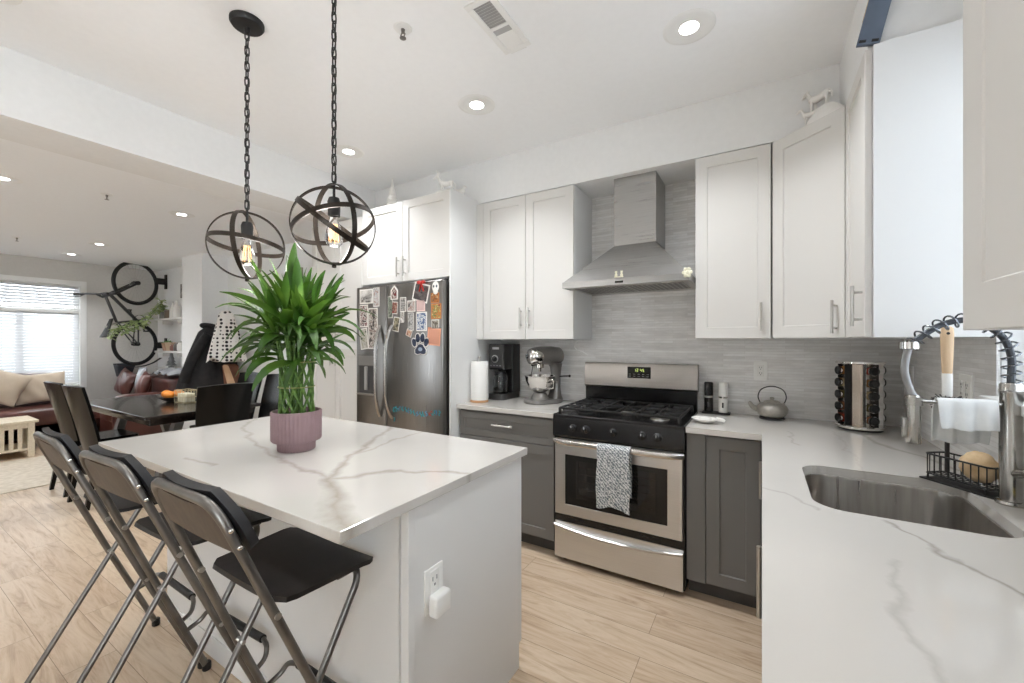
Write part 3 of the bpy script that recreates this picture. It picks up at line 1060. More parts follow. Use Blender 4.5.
# cast-iron grates
for (gx0, gx1, cs) in ((RX0 + .03, RX0 + .27, [(-.955, 2.475), (-.955, 2.735)]), (RX0 + .275, RX1 - .275, [(RC, 2.605)]), (RX1 - .27, RX1 - .03, [(-.503, 2.475), (-.503, 2.735)])):
    gy0, gy1, zt, t = 2.365, 2.845, .957, .0055
    b = W(r)
    for y in (gy0, gy1, (gy0 + gy1) / 2):
        b.box(gx0, gx1, y - t, y + t, zt - .014, zt, .003)
    for x in (gx0, gx1):
        b.box(x - t, x + t, gy0, gy1, zt - .014, zt, .003)
    for (cx, cy) in cs:
        for (dx, dy) in ((1, 0), (-1, 0), (0, 1), (0, -1)):
            ex = gx1 if dx > 0 else gx0
            ey = (min(cy + .13, gy1) if dy > 0 else max(cy - .13, gy0)) if dy else cy
            if len(cs) == 1 and dy:
                ey = gy1 if dy > 0 else gy0
            x0, x1 = (cx + dx * .03, ex) if dx else (cx - t, cx + t)
            y0, y1 = (cy + dy * .03, ey) if dy else (cy - t, cy + t)
            b.box(x0, x1, y0, y1, zt - .014, zt, .002)
        for a in (45, 135, 225, 315):
            p = Vector((cx, cy, zt - .006))
            d = Vector((cos(radians(a)), sin(radians(a)), 0))
            b.tube([p + d * .045, p + d * .13 + Vector((0, 0, -.002)), p + d * .15 + Vector((0, 0, -.012))], .0055, 6)
    for x in (gx0, gx1):
        for y in (gy0, gy1):
            b.box(x - .008, x + .008, y - .008, y + .008, .9165, zt - .004, .003)
    b.build('grate', IRON, r)
# oven door
DZ0, DZ1 = .302, .768
b = W(r)
b.M = b.M @ Matrix.Translation((RX0 + .007, 2.337, DZ0))
w, h = RX1 - RX0 - .016, DZ1 - DZ0
wx0, wx1, wz0, wz1 = .069, .667, .066, .372
rg = [[(0, .028, 0), (w, .028, 0), (w, .028, h), (0, .028, h)], [(0, .004, 0), (w, .004, 0), (w, .004, h), (0, .004, h)],
      [(.004, 0, .004), (w - .004, 0, .004), (w - .004, 0, h - .004), (.004, 0, h - .004)], [(wx0, 0, wz0), (wx1, 0, wz0), (wx1, 0, wz1), (wx0, 0, wz1)], [(wx0 + .002, .004, wz0 + .002), (wx1 - .002, .004, wz0 + .002), (wx1 - .002, .004, wz1 - .002), (wx0 + .002, .004, wz1 - .002)]]
fs = [(0, 1, 2, 3)]
for k in range(4):
    for j in range(4):
        fs.append((k * 4 + j, k * 4 + 4 + j, k * 4 + 4 + (j + 1) % 4, k * 4 + (j + 1) % 4))
b.add([p for q in rg for p in q], fs + [(19, 18, 17, 16)])
dr = b.build('oven_door', STEEL, r, sm=0)
X0, Z0 = RX0 + .007, DZ0
b = W(r).box(X0 + wx0 + .001, X0 + wx1 - .001, 2.339, 2.347, Z0 + wz0 + .001, Z0 + wz1 - .001, .001)
wn = b.build('oven_window', BLACK, dr, sm=0)
W(r).box(X0 + wx0 + .07, X0 + wx1 - .06, 2.3382, 2.3405, Z0 + wz0 + .045, Z0 + wz1 - .03, .0008).build('glass', DARKG, wn, sm=0)
b = W(r)
for k in range(5):
    b.box(X0 + wx0 + .085, X0 + wx1 - .075, 2.3378, 2.3384, Z0 + wz0 + .07 + k * .042, Z0 + wz0 + .0715 + k * .042)
b.build('oven_rack', mat('rack_shade', srgb(58, 52, 47), .3, .6), wn, sm=0)
b = W(r)
hz = .757
pts = [(x, 2.337 - .052 * (1 - ((x - RC) / .385) ** 8), hz) for x in [RC + .376 * (k / 20 - 1) for k in range(41)]]
b.tube(pts, 1, 12, flat=(.017, .010), up=(0, 0, 1))
b.build('handle', mat('handle_steel', srgb(204, 200, 195), .26, 1.0), dr)
b = W(r)
for k in range(3):
    b.box(RX0 + .08 + k * .22, RX0 + .20 + k * .22, 2.3515, 2.3522, .276, .284)
b.build('vent_slot', BLACKM, r, sm=0)
# storage drawer with a sagging lip
b = W(r)
N = 24
tops = [(lerp(RX0 + .007, RX1 - .009, k / N), .243 - .030 * (1 - (2 * k / N - 1) ** 2)) for k in range(N + 1)]
vs, fs = [], []
for (x, z) in tops:
    vs += [(x, 2.338, .036), (x, 2.337, z - .022), (x, 2.322, z - .010), (x, 2.320, z - .002), (x, 2.326, z + .002), (x, 2.346, z - .006), (x, 2.346, .254), (x, 2.364, .254), (x, 2.364, .036)]
for k in range(N):
    for j in range(9):
        a, c = k * 9 + j, k * 9 + (j + 1) % 9
        fs.append((a, c, c + 9, a + 9))
fs += [tuple(range(8, -1, -1)), tuple(N * 9 + j for j in range(9))]
b.add(vs, fs)
b.build('drawer', STEEL, r, sm=30)
# backguard
b = W(r)
b.M = b.M @ Matrix(((0, 0, 1, 0), (1, 0, 0, 0), (0, 1, 0, 0), (0, 0, 0, 1)))
b.prism([(2.872, .912), (2.868, 1.04), (2.918, 1.04), (2.918, .912)], RX0 + .006, RX1 - .006)
b.build('lower_backguard', BLACK, r, sm=0)
b = W(r)
b.M = b.M @ Matrix(((0, 0, 1, 0), (1, 0, 0, 0), (0, 1, 0, 0), (0, 0, 0, 1)))
b.prism([(2.880, 1.036), (2.858, 1.052), (2.864, 1.196), (2.870, 1.210), (2.886, 1.215), (2.922, 1.213), (2.922, 1.036)], RX0, RX1)
bg = b.build('backguard', steel_mat('backguard_steel', srgb(150, 145, 140), srgb(162, 157, 152), (.6, .6, 60), .36), r, sm=25)
W(r).box(-.797, -.640, 2.8585, 2.870, 1.112, 1.190, .002).build('display', BLACK, bg, sm=0)
b = W(r)
SEG = {'1': 'bc', '2': 'abged', '4': 'fgbc', '5': 'afgcd', '0': 'abcdef'}
g = mat('display_green', srgb(196, 214, 120), emit=.9)
for i, chh in enumerate('1245'):
    x = -.744 + i * .0165 + (.006 if i > 1 else 0)
    z = 1.158
    for s in SEG[chh]:
        hw, hh = .0045, .0085
        q = {'a': (-hw, hw, 2 * hh, 2 * hh + .0018), 'g': (-hw, hw, hh, hh + .0018), 'd': (-hw, hw, 0, .0018), 'f': (-hw, -hw + .0016, hh, 2 * hh), 'e': (-hw, -hw + .0016, 0, hh), 'b': (hw - .0016, hw, hh, 2 * hh), 'c': (hw - .0016, hw, 0, hh)}[s]
        b.box(x + q[0], x + q[1], 2.8578, 2.8588, z + q[2], z + q[3])
b.build('clock_digit', g, bg, sm=0)
b = W(r)
for row in range(2):
    for k in range(5):
        b.box(-.786 + k * .030, -.772 + k * .030, 2.8579, 2.8588, 1.124 + row * .014, 1.127 + row * .014)
b.build('button_mark', mat('print_grey', srgb(150), .6), bg, sm=0)

# dish towel hung over the oven handle
tm = mat('towel_weave', srgb(150, 154, 156), .95)
t = NT(tm)
vv = t.coords()
w1 = t.n('ShaderNodeTexWave', wave_type='BANDS', bands_direction='DIAGONAL')
w1.inputs['Scale'].default_value = 30
w1.inputs['Distortion'].default_value = 7
w1.inputs['Detail Scale'].default_value = 3
t.l(vv, w1.inputs['Vector'])
t.color(t.ramp(w1.outputs[0], [(.35, srgb(214, 215, 214)), (.6, srgb(108, 115, 120))]))
t.bump(w1.outputs[0], .3, .002)
rows = []
xl, xr = -.800, -.620
for (y, z) in [(2.300, .50), (2.303, .62), (2.304, .74)] + [(2.287 + .0215 * cos(radians(a)), .757 + .0235 * sin(radians(a))) for a in (0, 40, 90, 140, 180)] + [(2.264, .70), (2.262, .62), (2.260, .54), (2.262, .46), (2.264, .43)]:
    row = []
    for k in range(21):
        u = k / 20
        spread = 1 + max(0, .757 - z) * .22
        x = (xl + xr) / 2 + (u - .5) * (xr - xl) * spread
        dy = .006 * sin(u * 15 + z * 6) * min(1, max(0, (.76 - z) * 6)) * (1 if y < 2.285 else -.3)
        dz = -.012 * cos(u * 6.5) * min(1, max(0, (.6 - z) * 5))
        row.append((x + .004 * sin(z * 30 + u * 3), y + dy - (.006 if y < 2.285 else 0), z + dz))
    rows.append(row)
o = MB().sheet(rows, .005).build('dish_towel', tm, sm=60)
tag(o, 'grey and white patterned dish towel folded over the oven handle', 'towel')

# ------------------------------------------------------------------ hood
r = thing('range_hood', 'stainless chimney range hood above the gas range', 'range hood', (RC + .01, 2.7, 1.70))
hx0, hx1, cx0, cx1 = -1.098, -.338, -.826, -.560
b = W(r)
b.M = b.M
ring = lambda x0, x1, y0, z: [(x0, y0, z), (x1, y0, z), (x1, WY - .010, z), (x0, WY - .010, z)]
rg = [ring(hx0 + .012, hx1 - .012, 2.452, 1.703), ring(hx0, hx1, 2.44, 1.703), ring(hx0, hx1, 2.44, 1.741), ring(hx0 + .006, hx1 - .006, 2.446, 1.743), ring(cx0 + .01, cx1 - .01, 2.655, 1.99), ]
fs = []
for k in range(4):
    for j in range(4):
        fs.append((k * 4 + j, k * 4 + (j + 1) % 4, k * 4 + 4 + (j + 1) % 4, k * 4 + 4 + j))
fs += [(19, 18, 17, 16)]
b.add([p for q in rg for p in q], fs)
b.build('canopy', STEELV, r, sm=0)
W(r).box(cx0, cx1, 2.650, WY - .010, 1.985, 2.4215, .002).build('chimney', STEELV, r, sm=0)
b = W(r).box(hx0 + .010, hx1 - .010, 2.450, WY - .011, 1.7065, 1.712)
b.build('underside', NICKEL, r, sm=0)
for (x0, x1) in ((hx0 + .05, RC + .003), (RC + .011, hx1 - .05)):
    f = W(r).box(x0, x1, 2.53, 2.86, 1.7035, 1.708, .002).build('filter', mat('filter_steel', srgb(150, 146, 140), .35, .9), r, sm=0)
    b = W(r)
    for k in range(11):
        xx = lerp(x0 + .02, x1 - .02, k / 10)
        b.box(xx - .008, xx + .008, 2.55, 2.84, 1.7025, 1.7045, .001)
    b.build('baffle', mat('baffle_shade', srgb(110, 107, 103), .4, .9), f, sm=0)
for x in (RC - .25, RC + .26):
    W(r).lathe([(0, 1.7025), (.028, 1.7035), (.032, 1.7075), (0, 1.7075)], (x, 2.487, 0), 24).build('hood_lamp', mat('lamp_cover', srgb(225, 222, 214), .3), r)
W(r).box(-.755, -.705, 2.4385, 2.442, 1.713, 1.726, .002).build('control_display', BLACK, r, sm=0)


def figurine(name, label, cat, x, y, z, s, col):
    """small pale ornament: two bear-like lumps side by side"""
    o = thing(name, label, cat, (x, y, z))
    for k in (-1, 1):
        b = MB()
        b.ball((k * s * .55, 0, s * .45), (s * .3, s * .2, s * .42), 14, 10)
        b.ball((k * s * .55, 0, s * 1.05), (s * .26, s * .2, s * .25), 14, 10)
        b.ball((k * s * .55 - s * .17, 0, s * 1.28), s * .09, 10, 6)
        b.ball((k * s * .55 + s * .17, 0, s * 1.28), s * .09, 10, 6)
        b.build('figure', col, o)
    MB().box(-s * .9, s * .9, -s * .15, s * .15, 0, s * .22, s * .08).build('base', col, o)
    return o


_cl = mottled('pale_yellow_ceramic', srgb(222, 218, 190), srgb(236, 232, 212), 40, .4)
figurine('hood_magnet', 'pale yellow twin-figure magnet on the front lip of the hood', 'magnet', -.728, 2.4315, 1.744, .030, _cl)
o = thing('hood_magnet', 'pale white flower-like magnet at the right end of the hood lip', 'magnet', (-.350, 2.4335, 1.722))
b = MB().ball((0, 0, .02), (.012, .006, .012), 12, 8)
for k in range(6):
    a = k * pi / 3
    b.ball((.017 * cos(a), 0, .02 + .02 * sin(a)), (.011, .004, .011), 10, 6)
b.build('petals', _cl, o)

# ------------------------------------------------------------------ refrigerator
FX0, FX1, FY = -2.822, -1.907, 2.22
r = thing('refrigerator', 'stainless side-by-side refrigerator covered with magnets and photos', 'refrigerator', (-2.372, 2.5, 0))
W(r).box(FX0 + .004, FX1 - .004, 2.325, WY - .03, .03, 1.775, .004).build('cabinet_body', mat('fridge_side_grey', srgb(140, 138, 135), .4, .6), r, sm=0)
GAP = -2.470
dl = W(r).box(FX0, GAP - .002, FY, 2.318, .06, 1.80, .012, 3)
dl = dl.build('freezer_door', STEELF, r, sm=30)
dR = W(r).box(GAP + .002, FX1, FY, 2.318, .06, 1.80, .012, 3).build('fridge_door', STEELF, r, sm=30)
W(r).box(FX0 + .02, FX1 - .02, 2.28, 2.33, .0, .055).build('kick_grille', BLACKM, r, sm=0)
W(r).box(FX1 - .10, FX1 - .02, 2.27, 2.36, 1.776, 1.815, .004).build('hinge_cover', mat('hinge_grey', srgb(90), .5), r, sm=0)
W(r).box(FX0 + .02, FX0 + .10, 2.27, 2.36, 1.776, 1.815, .004).build('hinge_cover', mat('hinge_grey'), r, sm=0)
for (x, par, sgn) in ((GAP - .055, dl, -1), (GAP + .055, dR, 1)):
    pts = []
    for k in range(25):
        u = k / 24
        z = lerp(1.485, .785, u)
        bow = 1 - (2 * u - 1) ** 4
        pts.append((x + sgn * .012 * (1 - bow), FY - .004 - .056 * bow, z))
    W(r).tube(pts, 1, 10, flat=(.015, .012), up=(1, 0, 0)).build('handle', mat('fridge_handle', srgb(186, 184, 181), .24, 1.0), par)
# dispenser
ds = W(r)
ds.box(-2.795, -2.585, FY - .006, FY + .004, .93, 1.262, .003)
ds = ds.build('dispenser', mat('dispenser_grey', srgb(120, 118, 115), .35, .8), dl, sm=0)
W(r).box(-2.785, -2.595, FY - .0075, FY + .002, 1.175, 1.250, .002).build('dispenser_panel', mat('dispenser_panel_grey', srgb(148, 146, 143), .3, .7), dl, sm=0)
W(r).box(-2.775, -2.605, FY - .0072, FY + .002, .955, 1.170, .002).build('dispenser_recess', mat('recess_grey', srgb(70, 69, 68), .4, .3), dl, sm=0)
W(r).box(-2.700, -2.670, FY - .022, FY - .004, .98, 1.165, .004).build('dispenser_paddle', mat('paddle_grey', srgb(170, 168, 165), .35, .4), dl, sm=0)
W(r).box(-2.785, -2.595, FY - .030, FY - .002, .940, .952, .003).build('drip_tray', NICKEL, dl, sm=0)

rnd = random.Random(7)


def scrap_mat(name, kind, cols, scale=26):
    """printed photo / card surface: blotches of a few colours"""
    m = mat(name, cols[0], .45)
    t = NT(m)
    v = t.coords((1, 1, 1), loc=(rnd.uniform(0, 9), 0, rnd.uniform(0, 9)))
    n = len(cols)
    if kind == 'photo':
        f = t.noise(v, scale, 3, .6, .8)
        t.color(t.ramp(f, [(.36 + .24 * i / max(1, n - 1), tuple(k * .82 for k in c)) for i, c in enumerate(cols)], 'CONSTANT' if n > 3 else 'LINEAR'))
    return m


def magnet(name, label, cat, x0, x1, z0, z1, kind='photo', cols=None, border=None, rot=0, scale=26, th=.0025, group='photos and magnets on the refrigerator', yoff=0.0):
    kf = FY / 2.25
    x0, x1, z0, z1 = x0 * kf, x1 * kf, 1.3633 + (z0 - 1.3633) * kf, 1.3633 + (z1 - 1.3633) * kf
    cx, cz = (x0 + x1) / 2, (z0 + z1) / 2
    w, h = (x1 - x0) / 2, (z1 - z0) / 2
    o = thing(name, label, cat, (cx, FY - yoff, cz), 0, group)
    R = Matrix.Rotation(radians(rot), 4, 'Y')
    bm_ = mat('card_border', srgb(228, 225, 219), .6) if border is None else border
    MB(R).box(-w, w, -th, -.0003, -h, h, .0007, 1).build('card', bm_, o, sm=0)
    q = min(w, h) * .16
    MB(R).box(-w + q, w - q, -th - .0005, -th + .0004, -h + q, h - q).build('print', scrap_mat(name + label[:9] + '_print', kind, cols, scale), o, sm=0)
    return o


G = lambda *c: srgb(*c)
magnet('photo_print', 'white sheet with a dark square photo, top corner of the freezer door', 'photo', -2.812, -2.656, 1.668, 1.785, cols=[G(52, 38, 36), G(200, 196, 190), G(232, 229, 224)], scale=11)
magnet('photo_strip', 'calendar-like strip of dark red pictures under the white sheet', 'photo', -2.812, -2.715, 1.480, 1.660, cols=[G(60, 30, 32), G(214, 209, 203), G(120, 60, 62), G(228, 225, 220)], scale=30)
magnet('photo_strip', 'long narrow strip of small portraits beside the freezer handle', 'photo', -2.708, -2.600, 1.305, 1.630, cols=[G(70, 62, 58), G(196, 188, 180), G(128, 104, 96), G(216, 210, 202)], scale=26)
magnet('photo_print', 'tilted white-edged snapshot above the water dispenser', 'photo', -2.808, -2.716, 1.300, 1.470, cols=[G(78, 82, 64), G(206, 201, 192), G(150, 148, 126)], rot=-8, scale=22)
magnet('souvenir_magnet', 'small pale souvenir magnet high beside the white sheet', 'magnet', -2.650, -2.580, 1.64, 1.79, cols=[G(120, 116, 120), G(210, 208, 206), G(160, 130, 120)], scale=30)
magnet('photo_strip', 'upright green photo strip at the inner edge of the fridge door', 'photo', -2.484, -2.432, 1.545, 1.712, cols=[G(84, 96, 80), G(140, 148, 132), G(60, 70, 62)], scale=28)
# little house magnet
o = thing('house_magnet', 'red and white house-shaped magnet near the top of the fridge door', 'magnet', (-2.380, FY, 1.730), 0, 'photos and magnets on the refrigerator')
b = MB(Matrix.Rotation(radians(90), 4, 'X')).prism([(-.036, -.05), (.036, -.05), (.036, .02), (0, .058), (-.036, .02)], .0005, .006)
b.build('house_plate', mat('card_border'), o, sm=0)
MB(Matrix.Rotation(radians(90), 4, 'X')).prism([(-.027, -.043), (.027, -.043), (.027, .014), (0, .043), (-.027, .014)], .006, .0075).build('print', scrap_mat('house_print', 'photo', [G(150, 40, 42), G(60, 30, 30), G(214, 200, 190)], 40), o, sm=0)
magnet('souvenir_magnet', 'small red and brown souvenir magnet below the house magnet', 'magnet', -2.440, -2.378, 1.575, 1.668, cols=[G(160, 62, 52), G(90, 60, 50), G(196, 150, 130)], rot=6, scale=40)
magnet('photo_print', 'small dark photo with a pale lower half right of the house magnet', 'photo', -2.352, -2.289, 1.588, 1.697, cols=[G(56, 56, 58), G(190, 186, 180), G(110, 108, 106)], scale=18)
magnet('souvenir_magnet', 'tiny white bottle-shaped magnet under the small dark photo', 'magnet', -2.348, -2.310, 1.507, 1.588, cols=[G(226, 222, 216), G(150, 140, 132), G(236, 232, 228)], scale=40)
magnet('souvenir_magnet', 'khaki keyring-like magnet just above the fridge door handle', 'magnet', -2.425, -2.360, 1.440, 1.550, cols=[G(120, 112, 84), G(180, 170, 140), G(84, 80, 66)], rot=10, scale=40)
magnet('photo_print', 'square family snapshot in the middle of the fridge door', 'photo', -2.276, -2.194, 1.585, 1.669, cols=[G(90, 80, 78), G(205, 198, 190), G(160, 120, 112)], scale=30)
magnet('photo_strip', 'black and white photo-booth strip below the family snapshot', 'photo', -2.270, -2.212, 1.445, 1.578, cols=[G(50, 50, 50), G(200, 198, 194), G(120, 118, 116)], scale=30)
magnet('note_card', 'pale pink card under the framed dark photo', 'card', -2.182, -2.098, 1.585, 1.672, cols=[G(226, 196, 190), G(214, 180, 176)], border=mat('pink_card', srgb(228, 200, 194), .6), scale=12)
magnet('souvenir_magnet', 'white rounded magnet with a blue drawing', 'magnet', -2.183, -2.079, 1.44, 1.58, cols=[G(90, 110, 150), G(222, 224, 226), G(120, 140, 172), G(232, 232, 232)], scale=26, th=.004)
magnet('photo_print', 'dark striped photo in a white frame, tilted, at the top of the fridge door', 'photo', -2.215, -2.062, 1.655, 1.79, cols=[G(52, 46, 46), G(112, 104, 102), G(72, 64, 64)], rot=14, scale=20)
# red bow with a tail
o = thing('ribbon_bow', 'red bow pinned over the tilted striped photo', 'bow', (-2.094, FY - .012, 1.779), 0)
RED = mat('red_ribbon', srgb(186, 44, 36), .5)
b = MB()
for s in (-1, 1):
    b.ball((s * .021, -.006, .010), (.022, .006, .014), 14, 8)
    b.tube([(s * .003, -.004, 0), (s * .012, -.003, -.03), (s * .02, -.002, -.055)], 1, 6, flat=(.008, .0015), up=(0, 1, 0))
b.build('loops', RED, o)
MB().ball((0, -.009, .006), (.009, .007, .010), 12, 8).build('knot', RED, o)
# white skull-like face
o = thing('face_magnet', 'white round face magnet with dark eyes at the top outer corner', 'magnet', (-1.970, FY, 1.750), 0, 'photos and magnets on the refrigerator')
MB().ball((0, -.004, 0), (.033, .0045, .038), 18, 10).ball((0, -.004, -.035), (.022, .0045, .02), 14, 8).build('face', PORC, o)
for s in (-1, 1):
    MB().ball((s * .013, -.008, .003), (.008, .002, .010), 10, 6).build('eye', mat('eye_grey', srgb(70, 80, 92), .4), o)
magnet('souvenir_magnet', 'orange fox-coloured magnet below the white face', 'magnet', -2.043, -1.964, 1.640, 1.712, cols=[G(206, 122, 50), G(120, 76, 44), G(226, 180, 130)], scale=36, border=mat('orange_card', srgb(196, 120, 60), .6))
magnet('souvenir_magnet', 'colourful orange and green magnet between the fox and the mountain photo', 'magnet', -2.040, -1.945, 1.525, 1.635, cols=[G(206, 130, 60), G(110, 130, 70), G(220, 190, 120), G(150, 70, 50)], scale=34, border=mat('orange_card'))
magnet('photo_print', 'small landscape photo with a dark peak above the salmon card', 'photo', -2.036, -1.965, 1.455, 1.520, cols=[G(96, 84, 72), G(190, 184, 174), G(130, 118, 104)], scale=24)
magnet('note_card', 'plain salmon-coloured card hanging askew at the outer edge', 'card', -2.075, -1.952, 1.335, 1.462, cols=[G(224, 160, 132), G(220, 154, 126)], border=mat('salmon_card', srgb(222, 158, 130), .7), rot=5, scale=6)
MB().box(-2.066, -2.045, FY - .005, FY - .0032, 1.392, 1.418, .0006, 1)
magnet('souvenir_magnet', 'little orange creature magnet left of the paw print', 'magnet', -2.288, -2.230, 1.40, 1.452, cols=[G(204, 132, 78), G(228, 208, 190), G(150, 90, 60)], rot=20, scale=40)
# paw print
o = thing('paw_magnet', 'navy paw-print magnet with a white outline in the middle of the door', 'magnet', (-2.114, FY, 1.333), 0)
NAVY = mat('navy_print', srgb(30, 40, 66), .4)
pads = [(-.062, .022, .019, .030, 18), (-.026, .055, .020, .032, 6), (.020, .056, .020, .032, -6), (.056, .024, .019, .030, -20)]
wb, nb = MB(), MB()
for (x, z, a, c, rt) in pads:
    for (bb, ex, dp) in ((wb, .007, .003), (nb, 0, .0045)):
        bb.M = Matrix.Translation((x, 0, z)) @ Matrix.Rotation(radians(-rt), 4, 'Y') @ Matrix.Rotation(radians(90), 4, 'X')
        bb.prism([((a + ex) * cos(2 * pi * k / 20), (c + ex) * sin(2 * pi * k / 20)) for k in range(20)], .0004, dp)
main = [(0, .012), (.02, .008), (.036, -.012), (.052, -.03), (.05, -.055), (.028, -.062), (0, -.056), (-.028, -.062), (-.05, -.055), (-.052, -.03), (-.036, -.012), (-.02, .008)]
for (bb, s, dp) in ((wb, 1.14, .003), (nb, 1.0, .0045)):
    bb.M = Matrix.Rotation(radians(90), 4, 'X')
    bb.prism([(p[0] * s, (p[1] + .026) * s - .026) for p in main], .0004, dp)
wb.build('outline', mat('card_border'), o, sm=0)
nb.build('paw', NAVY, o, sm=0)
MB(Matrix.Rotation(radians(90), 4, 'X')).prism([(.020 * cos(2 * pi * k / 16), -.026 + .014 * sin(2 * pi * k / 16)) for k in range(16)], .0045, .0055).build('crest', mat('crest_grey', srgb(150, 165, 184), .5), o, sm=0)
# row of teal letter magnets: overlapping squiggles, no readable word
TEAL = [mat('teal_letter', srgb(60, 160, 170), .4), mat('blue_letter', srgb(84, 140, 176), .4), mat('red_letter', srgb(196, 60, 54), .4)]
for k in range(16):
    x = -2.388 + k * .0306
    z = .849 + .012 * sin(k * .55)
    if k == 12:
        m_, cl_ = TEAL[2], 'red'
    else:
        m_, cl_ = TEAL[k % 3 == 2], ('blue' if k % 3 == 2 else 'teal')
    o = thing('letter_magnet', {'red': 'single red piece in the row of small magnets low on the fridge door', 'teal': 'small teal piece in the row of magnets low on the fridge door', 'blue': 'small blue piece in the row of magnets low on the fridge door'}[cl_], 'magnet', (x, FY, z), 0, None if cl_ == 'red' else cl_ + ' letter magnets low on the fridge door')
    kk = rnd.randint(3, 5)
    pts = [(rnd.uniform(-.014, .014), -.0032, .036 * (j / kk - .5)) for j in range(kk + 1)]
    MB().tube(spline(pts, 4), 1, 4, flat=(.0055, .0025), up=(0, 1, 0)).build('letter_body', m_, o)
o = thing('letter_magnet', 'lone teal piece just under the row, near the door gap', 'magnet', (-2.386, FY, .773))
MB().tube([(-.012, -.0032, .014), (.012, -.0032, .012), (.002, -.0032, -.016)], 1, 4, flat=(.005, .0025), up=(0, 1, 0)).build('letter_body', TEAL[0], o)

# ------------------------------------------------------------------ folding bar stools


def make_stool(label):
    r = thing('folding_bar_stool', label, 'bar stool', (0, 0, 0), 0, 'folding bar stools at the island')
    ZT, YB, WT, WF = 1.008, -.399, .352, .486
    up = lambda z: (YB * z / ZT)
    wd = lambda z: lerp(WF, WT, z / ZT) / 2
    # back frame: one bent tube, floor - over the top - floor
    rc = .062
    pts = [(-wd(0), up(0), .012), (-wd(.4), up(.4), .4), (-wd(ZT - .14), up(ZT - .14), ZT - .14)]
    for k in range(7):
        a = radians(180 - 90 * k / 6)
        z = ZT - rc + rc * sin(a)
        pts.append((-wd(ZT) + rc + rc * cos(a), up(z), z))
    pts += [(-x, y, z) for (x, y, z) in reversed(pts)]
    MB().tube(pts, .0112, 12).build('back_frame', TUBE, r)
    # seat frame: second tube under the front of the seat down to the rear feet
    WL = .181
    yr, yf, zs = -.432, -.022, .700
    rc = .05
    L = Vector((0, yf - yr, zs)).normalized()
    top = Vector((0, yr, 0)) + L * (zs / L.z)
    pts = [(-WL, yr, .012)]
    for k in range(7):
        a = radians(90 * k / 6)
        p = top - L * (rc * (1 - sin(a)))
        pts.append((-WL + rc * (1 - cos(a)), p.y, p.z))
    pts += [(-x, y, z) for (x, y, z) in reversed(pts)]
    MB().tube(pts, .0100, 12).build('seat_frame', TUBE, r)
    # rubber feet
    for (x, y, q) in ((-wd(0), 0, .016), (wd(0), 0, .016), (-WL, yr, .015), (WL, yr, .015)):
        MB().lathe([(0, 0), (q - .002, 0), (q, .004), (q, .028), (q - .003, .032), (0, .032)], (x, y, 0), 16).build('rubber_foot', BLACKM, r)
    # seat
    b = MB()
    rows = []
    for i in range(13):
        v = i / 12
        y = lerp(-.268, .012, v)
        w = lerp(.180, .206, v)
        cr = 1.0
        if v < .12:
            w -= .035 * (1 - v / .12) ** 2
        if v > .9:
            w -= .018 * ((v - .9) / .1) ** 2
        z = .722 - .010 * max(0, (v - .8) / .2) ** 2 + .006 * max(0, (.2 - v) / .2) ** 2
        rows.append([(lerp(-w, w, k / 10), y - .012 * (abs(k / 5 - 1) ** 2) * (1 if v < .5 else 0) * 0, z - .004 * (1 - (k / 5 - 1) ** 2)) for k in range(11)])
    b.sheet(rows, .013).build('seat', SEATW, r, sm=40)
    for s in (-1, 1):
        MB().box(s * .150, s * .178, -.10, -.02, .700, .7165, .002).build('seat_bracket', TUBE, r)
        MB().cyl((s * wd(.722) * .90, up(.722) + .004, .714), (s * (wd(.722) + .015), up(.722) + .004, .714), .008, .008, 12).build('hinge_bolt', NICKEL, r)
        zc = .445
        yc = up(zc)
        MB().cyl((s * .166, yc, zc), (s * (wd(zc) + .015), yc, zc), .0065, .0065, 10).build('pivot_pin', NICKEL, r)
    # backrest: brown ply at the frame, padded black face in front of it
    dz = Vector((0, YB, ZT)).normalized()
    nf = Vector((0, ZT, -YB)).normalized()

    def backrow(s0, s1, half, off, bow, n=28, m=16):
        rows = []
        for i in range(m + 1):
            s = lerp(s0, s1, i / m)
            row = []
            for k in range(n + 1):
                u = 2 * k / n - 1
                hh = half(s, i / m)
                p = dz * s + nf * (off - bow * (1 - u * u)) + Vector((u * hh, 0, 0))
                row.append(p)
            rows.append(row)
        return rows
    smax = math.hypot(ZT, YB)
    rr = lambda s, t: wd(s * dz.z) - .010 - .05 * max(0, (t - .5) / .5) ** 2
    MB().sheet(backrow(.955, smax - .012, rr, -.002, .004), .008).build('back_panel', BACKW, r, sm=40)
    rr2 = lambda s, t: wd(s * dz.z) + .014 - .062 * max(0, (t - .35) / .65) ** 2.2 - .02 * max(0, (.12 - t) / .12) ** 2
    pb = MB().sheet(backrow(.945, smax + .012, rr2, .027, .010), .020)
    o = pb.build('back_pad', mat('black_pad', srgb(24, 23, 25), .6), r, sm=50)
    for s in (-1, 1):
        for z in (.905, .948):
            MB().ball((s * (wd(z) + .011), up(z), z), (.004, .006, .006), 8, 6).build('frame_screw', CHROME, r)
    # footrest
    zf, yfr, hw = .268, -.004, .165
    arm = []
    za = .215
    arm = spline([(-wd(za) + .004, up(za), za), (-wd(za) + .010, up(za) + .05, za + .018), (-wd(za) + .025, yfr - .012, zf - .008), (-hw, yfr, zf)], 5)
    pts = arm + [Vector((-p.x, p.y, p.z)) for p in reversed(arm)]
    MB().tube(pts, .0085, 10).build('footrest_bar', TUBE, r)
    MB().cyl((-hw + .004, yfr, zf), (hw - .004, yfr, zf), .0135, .0135, 14).build('footrest_sleeve', BLACKM, r)
    return r


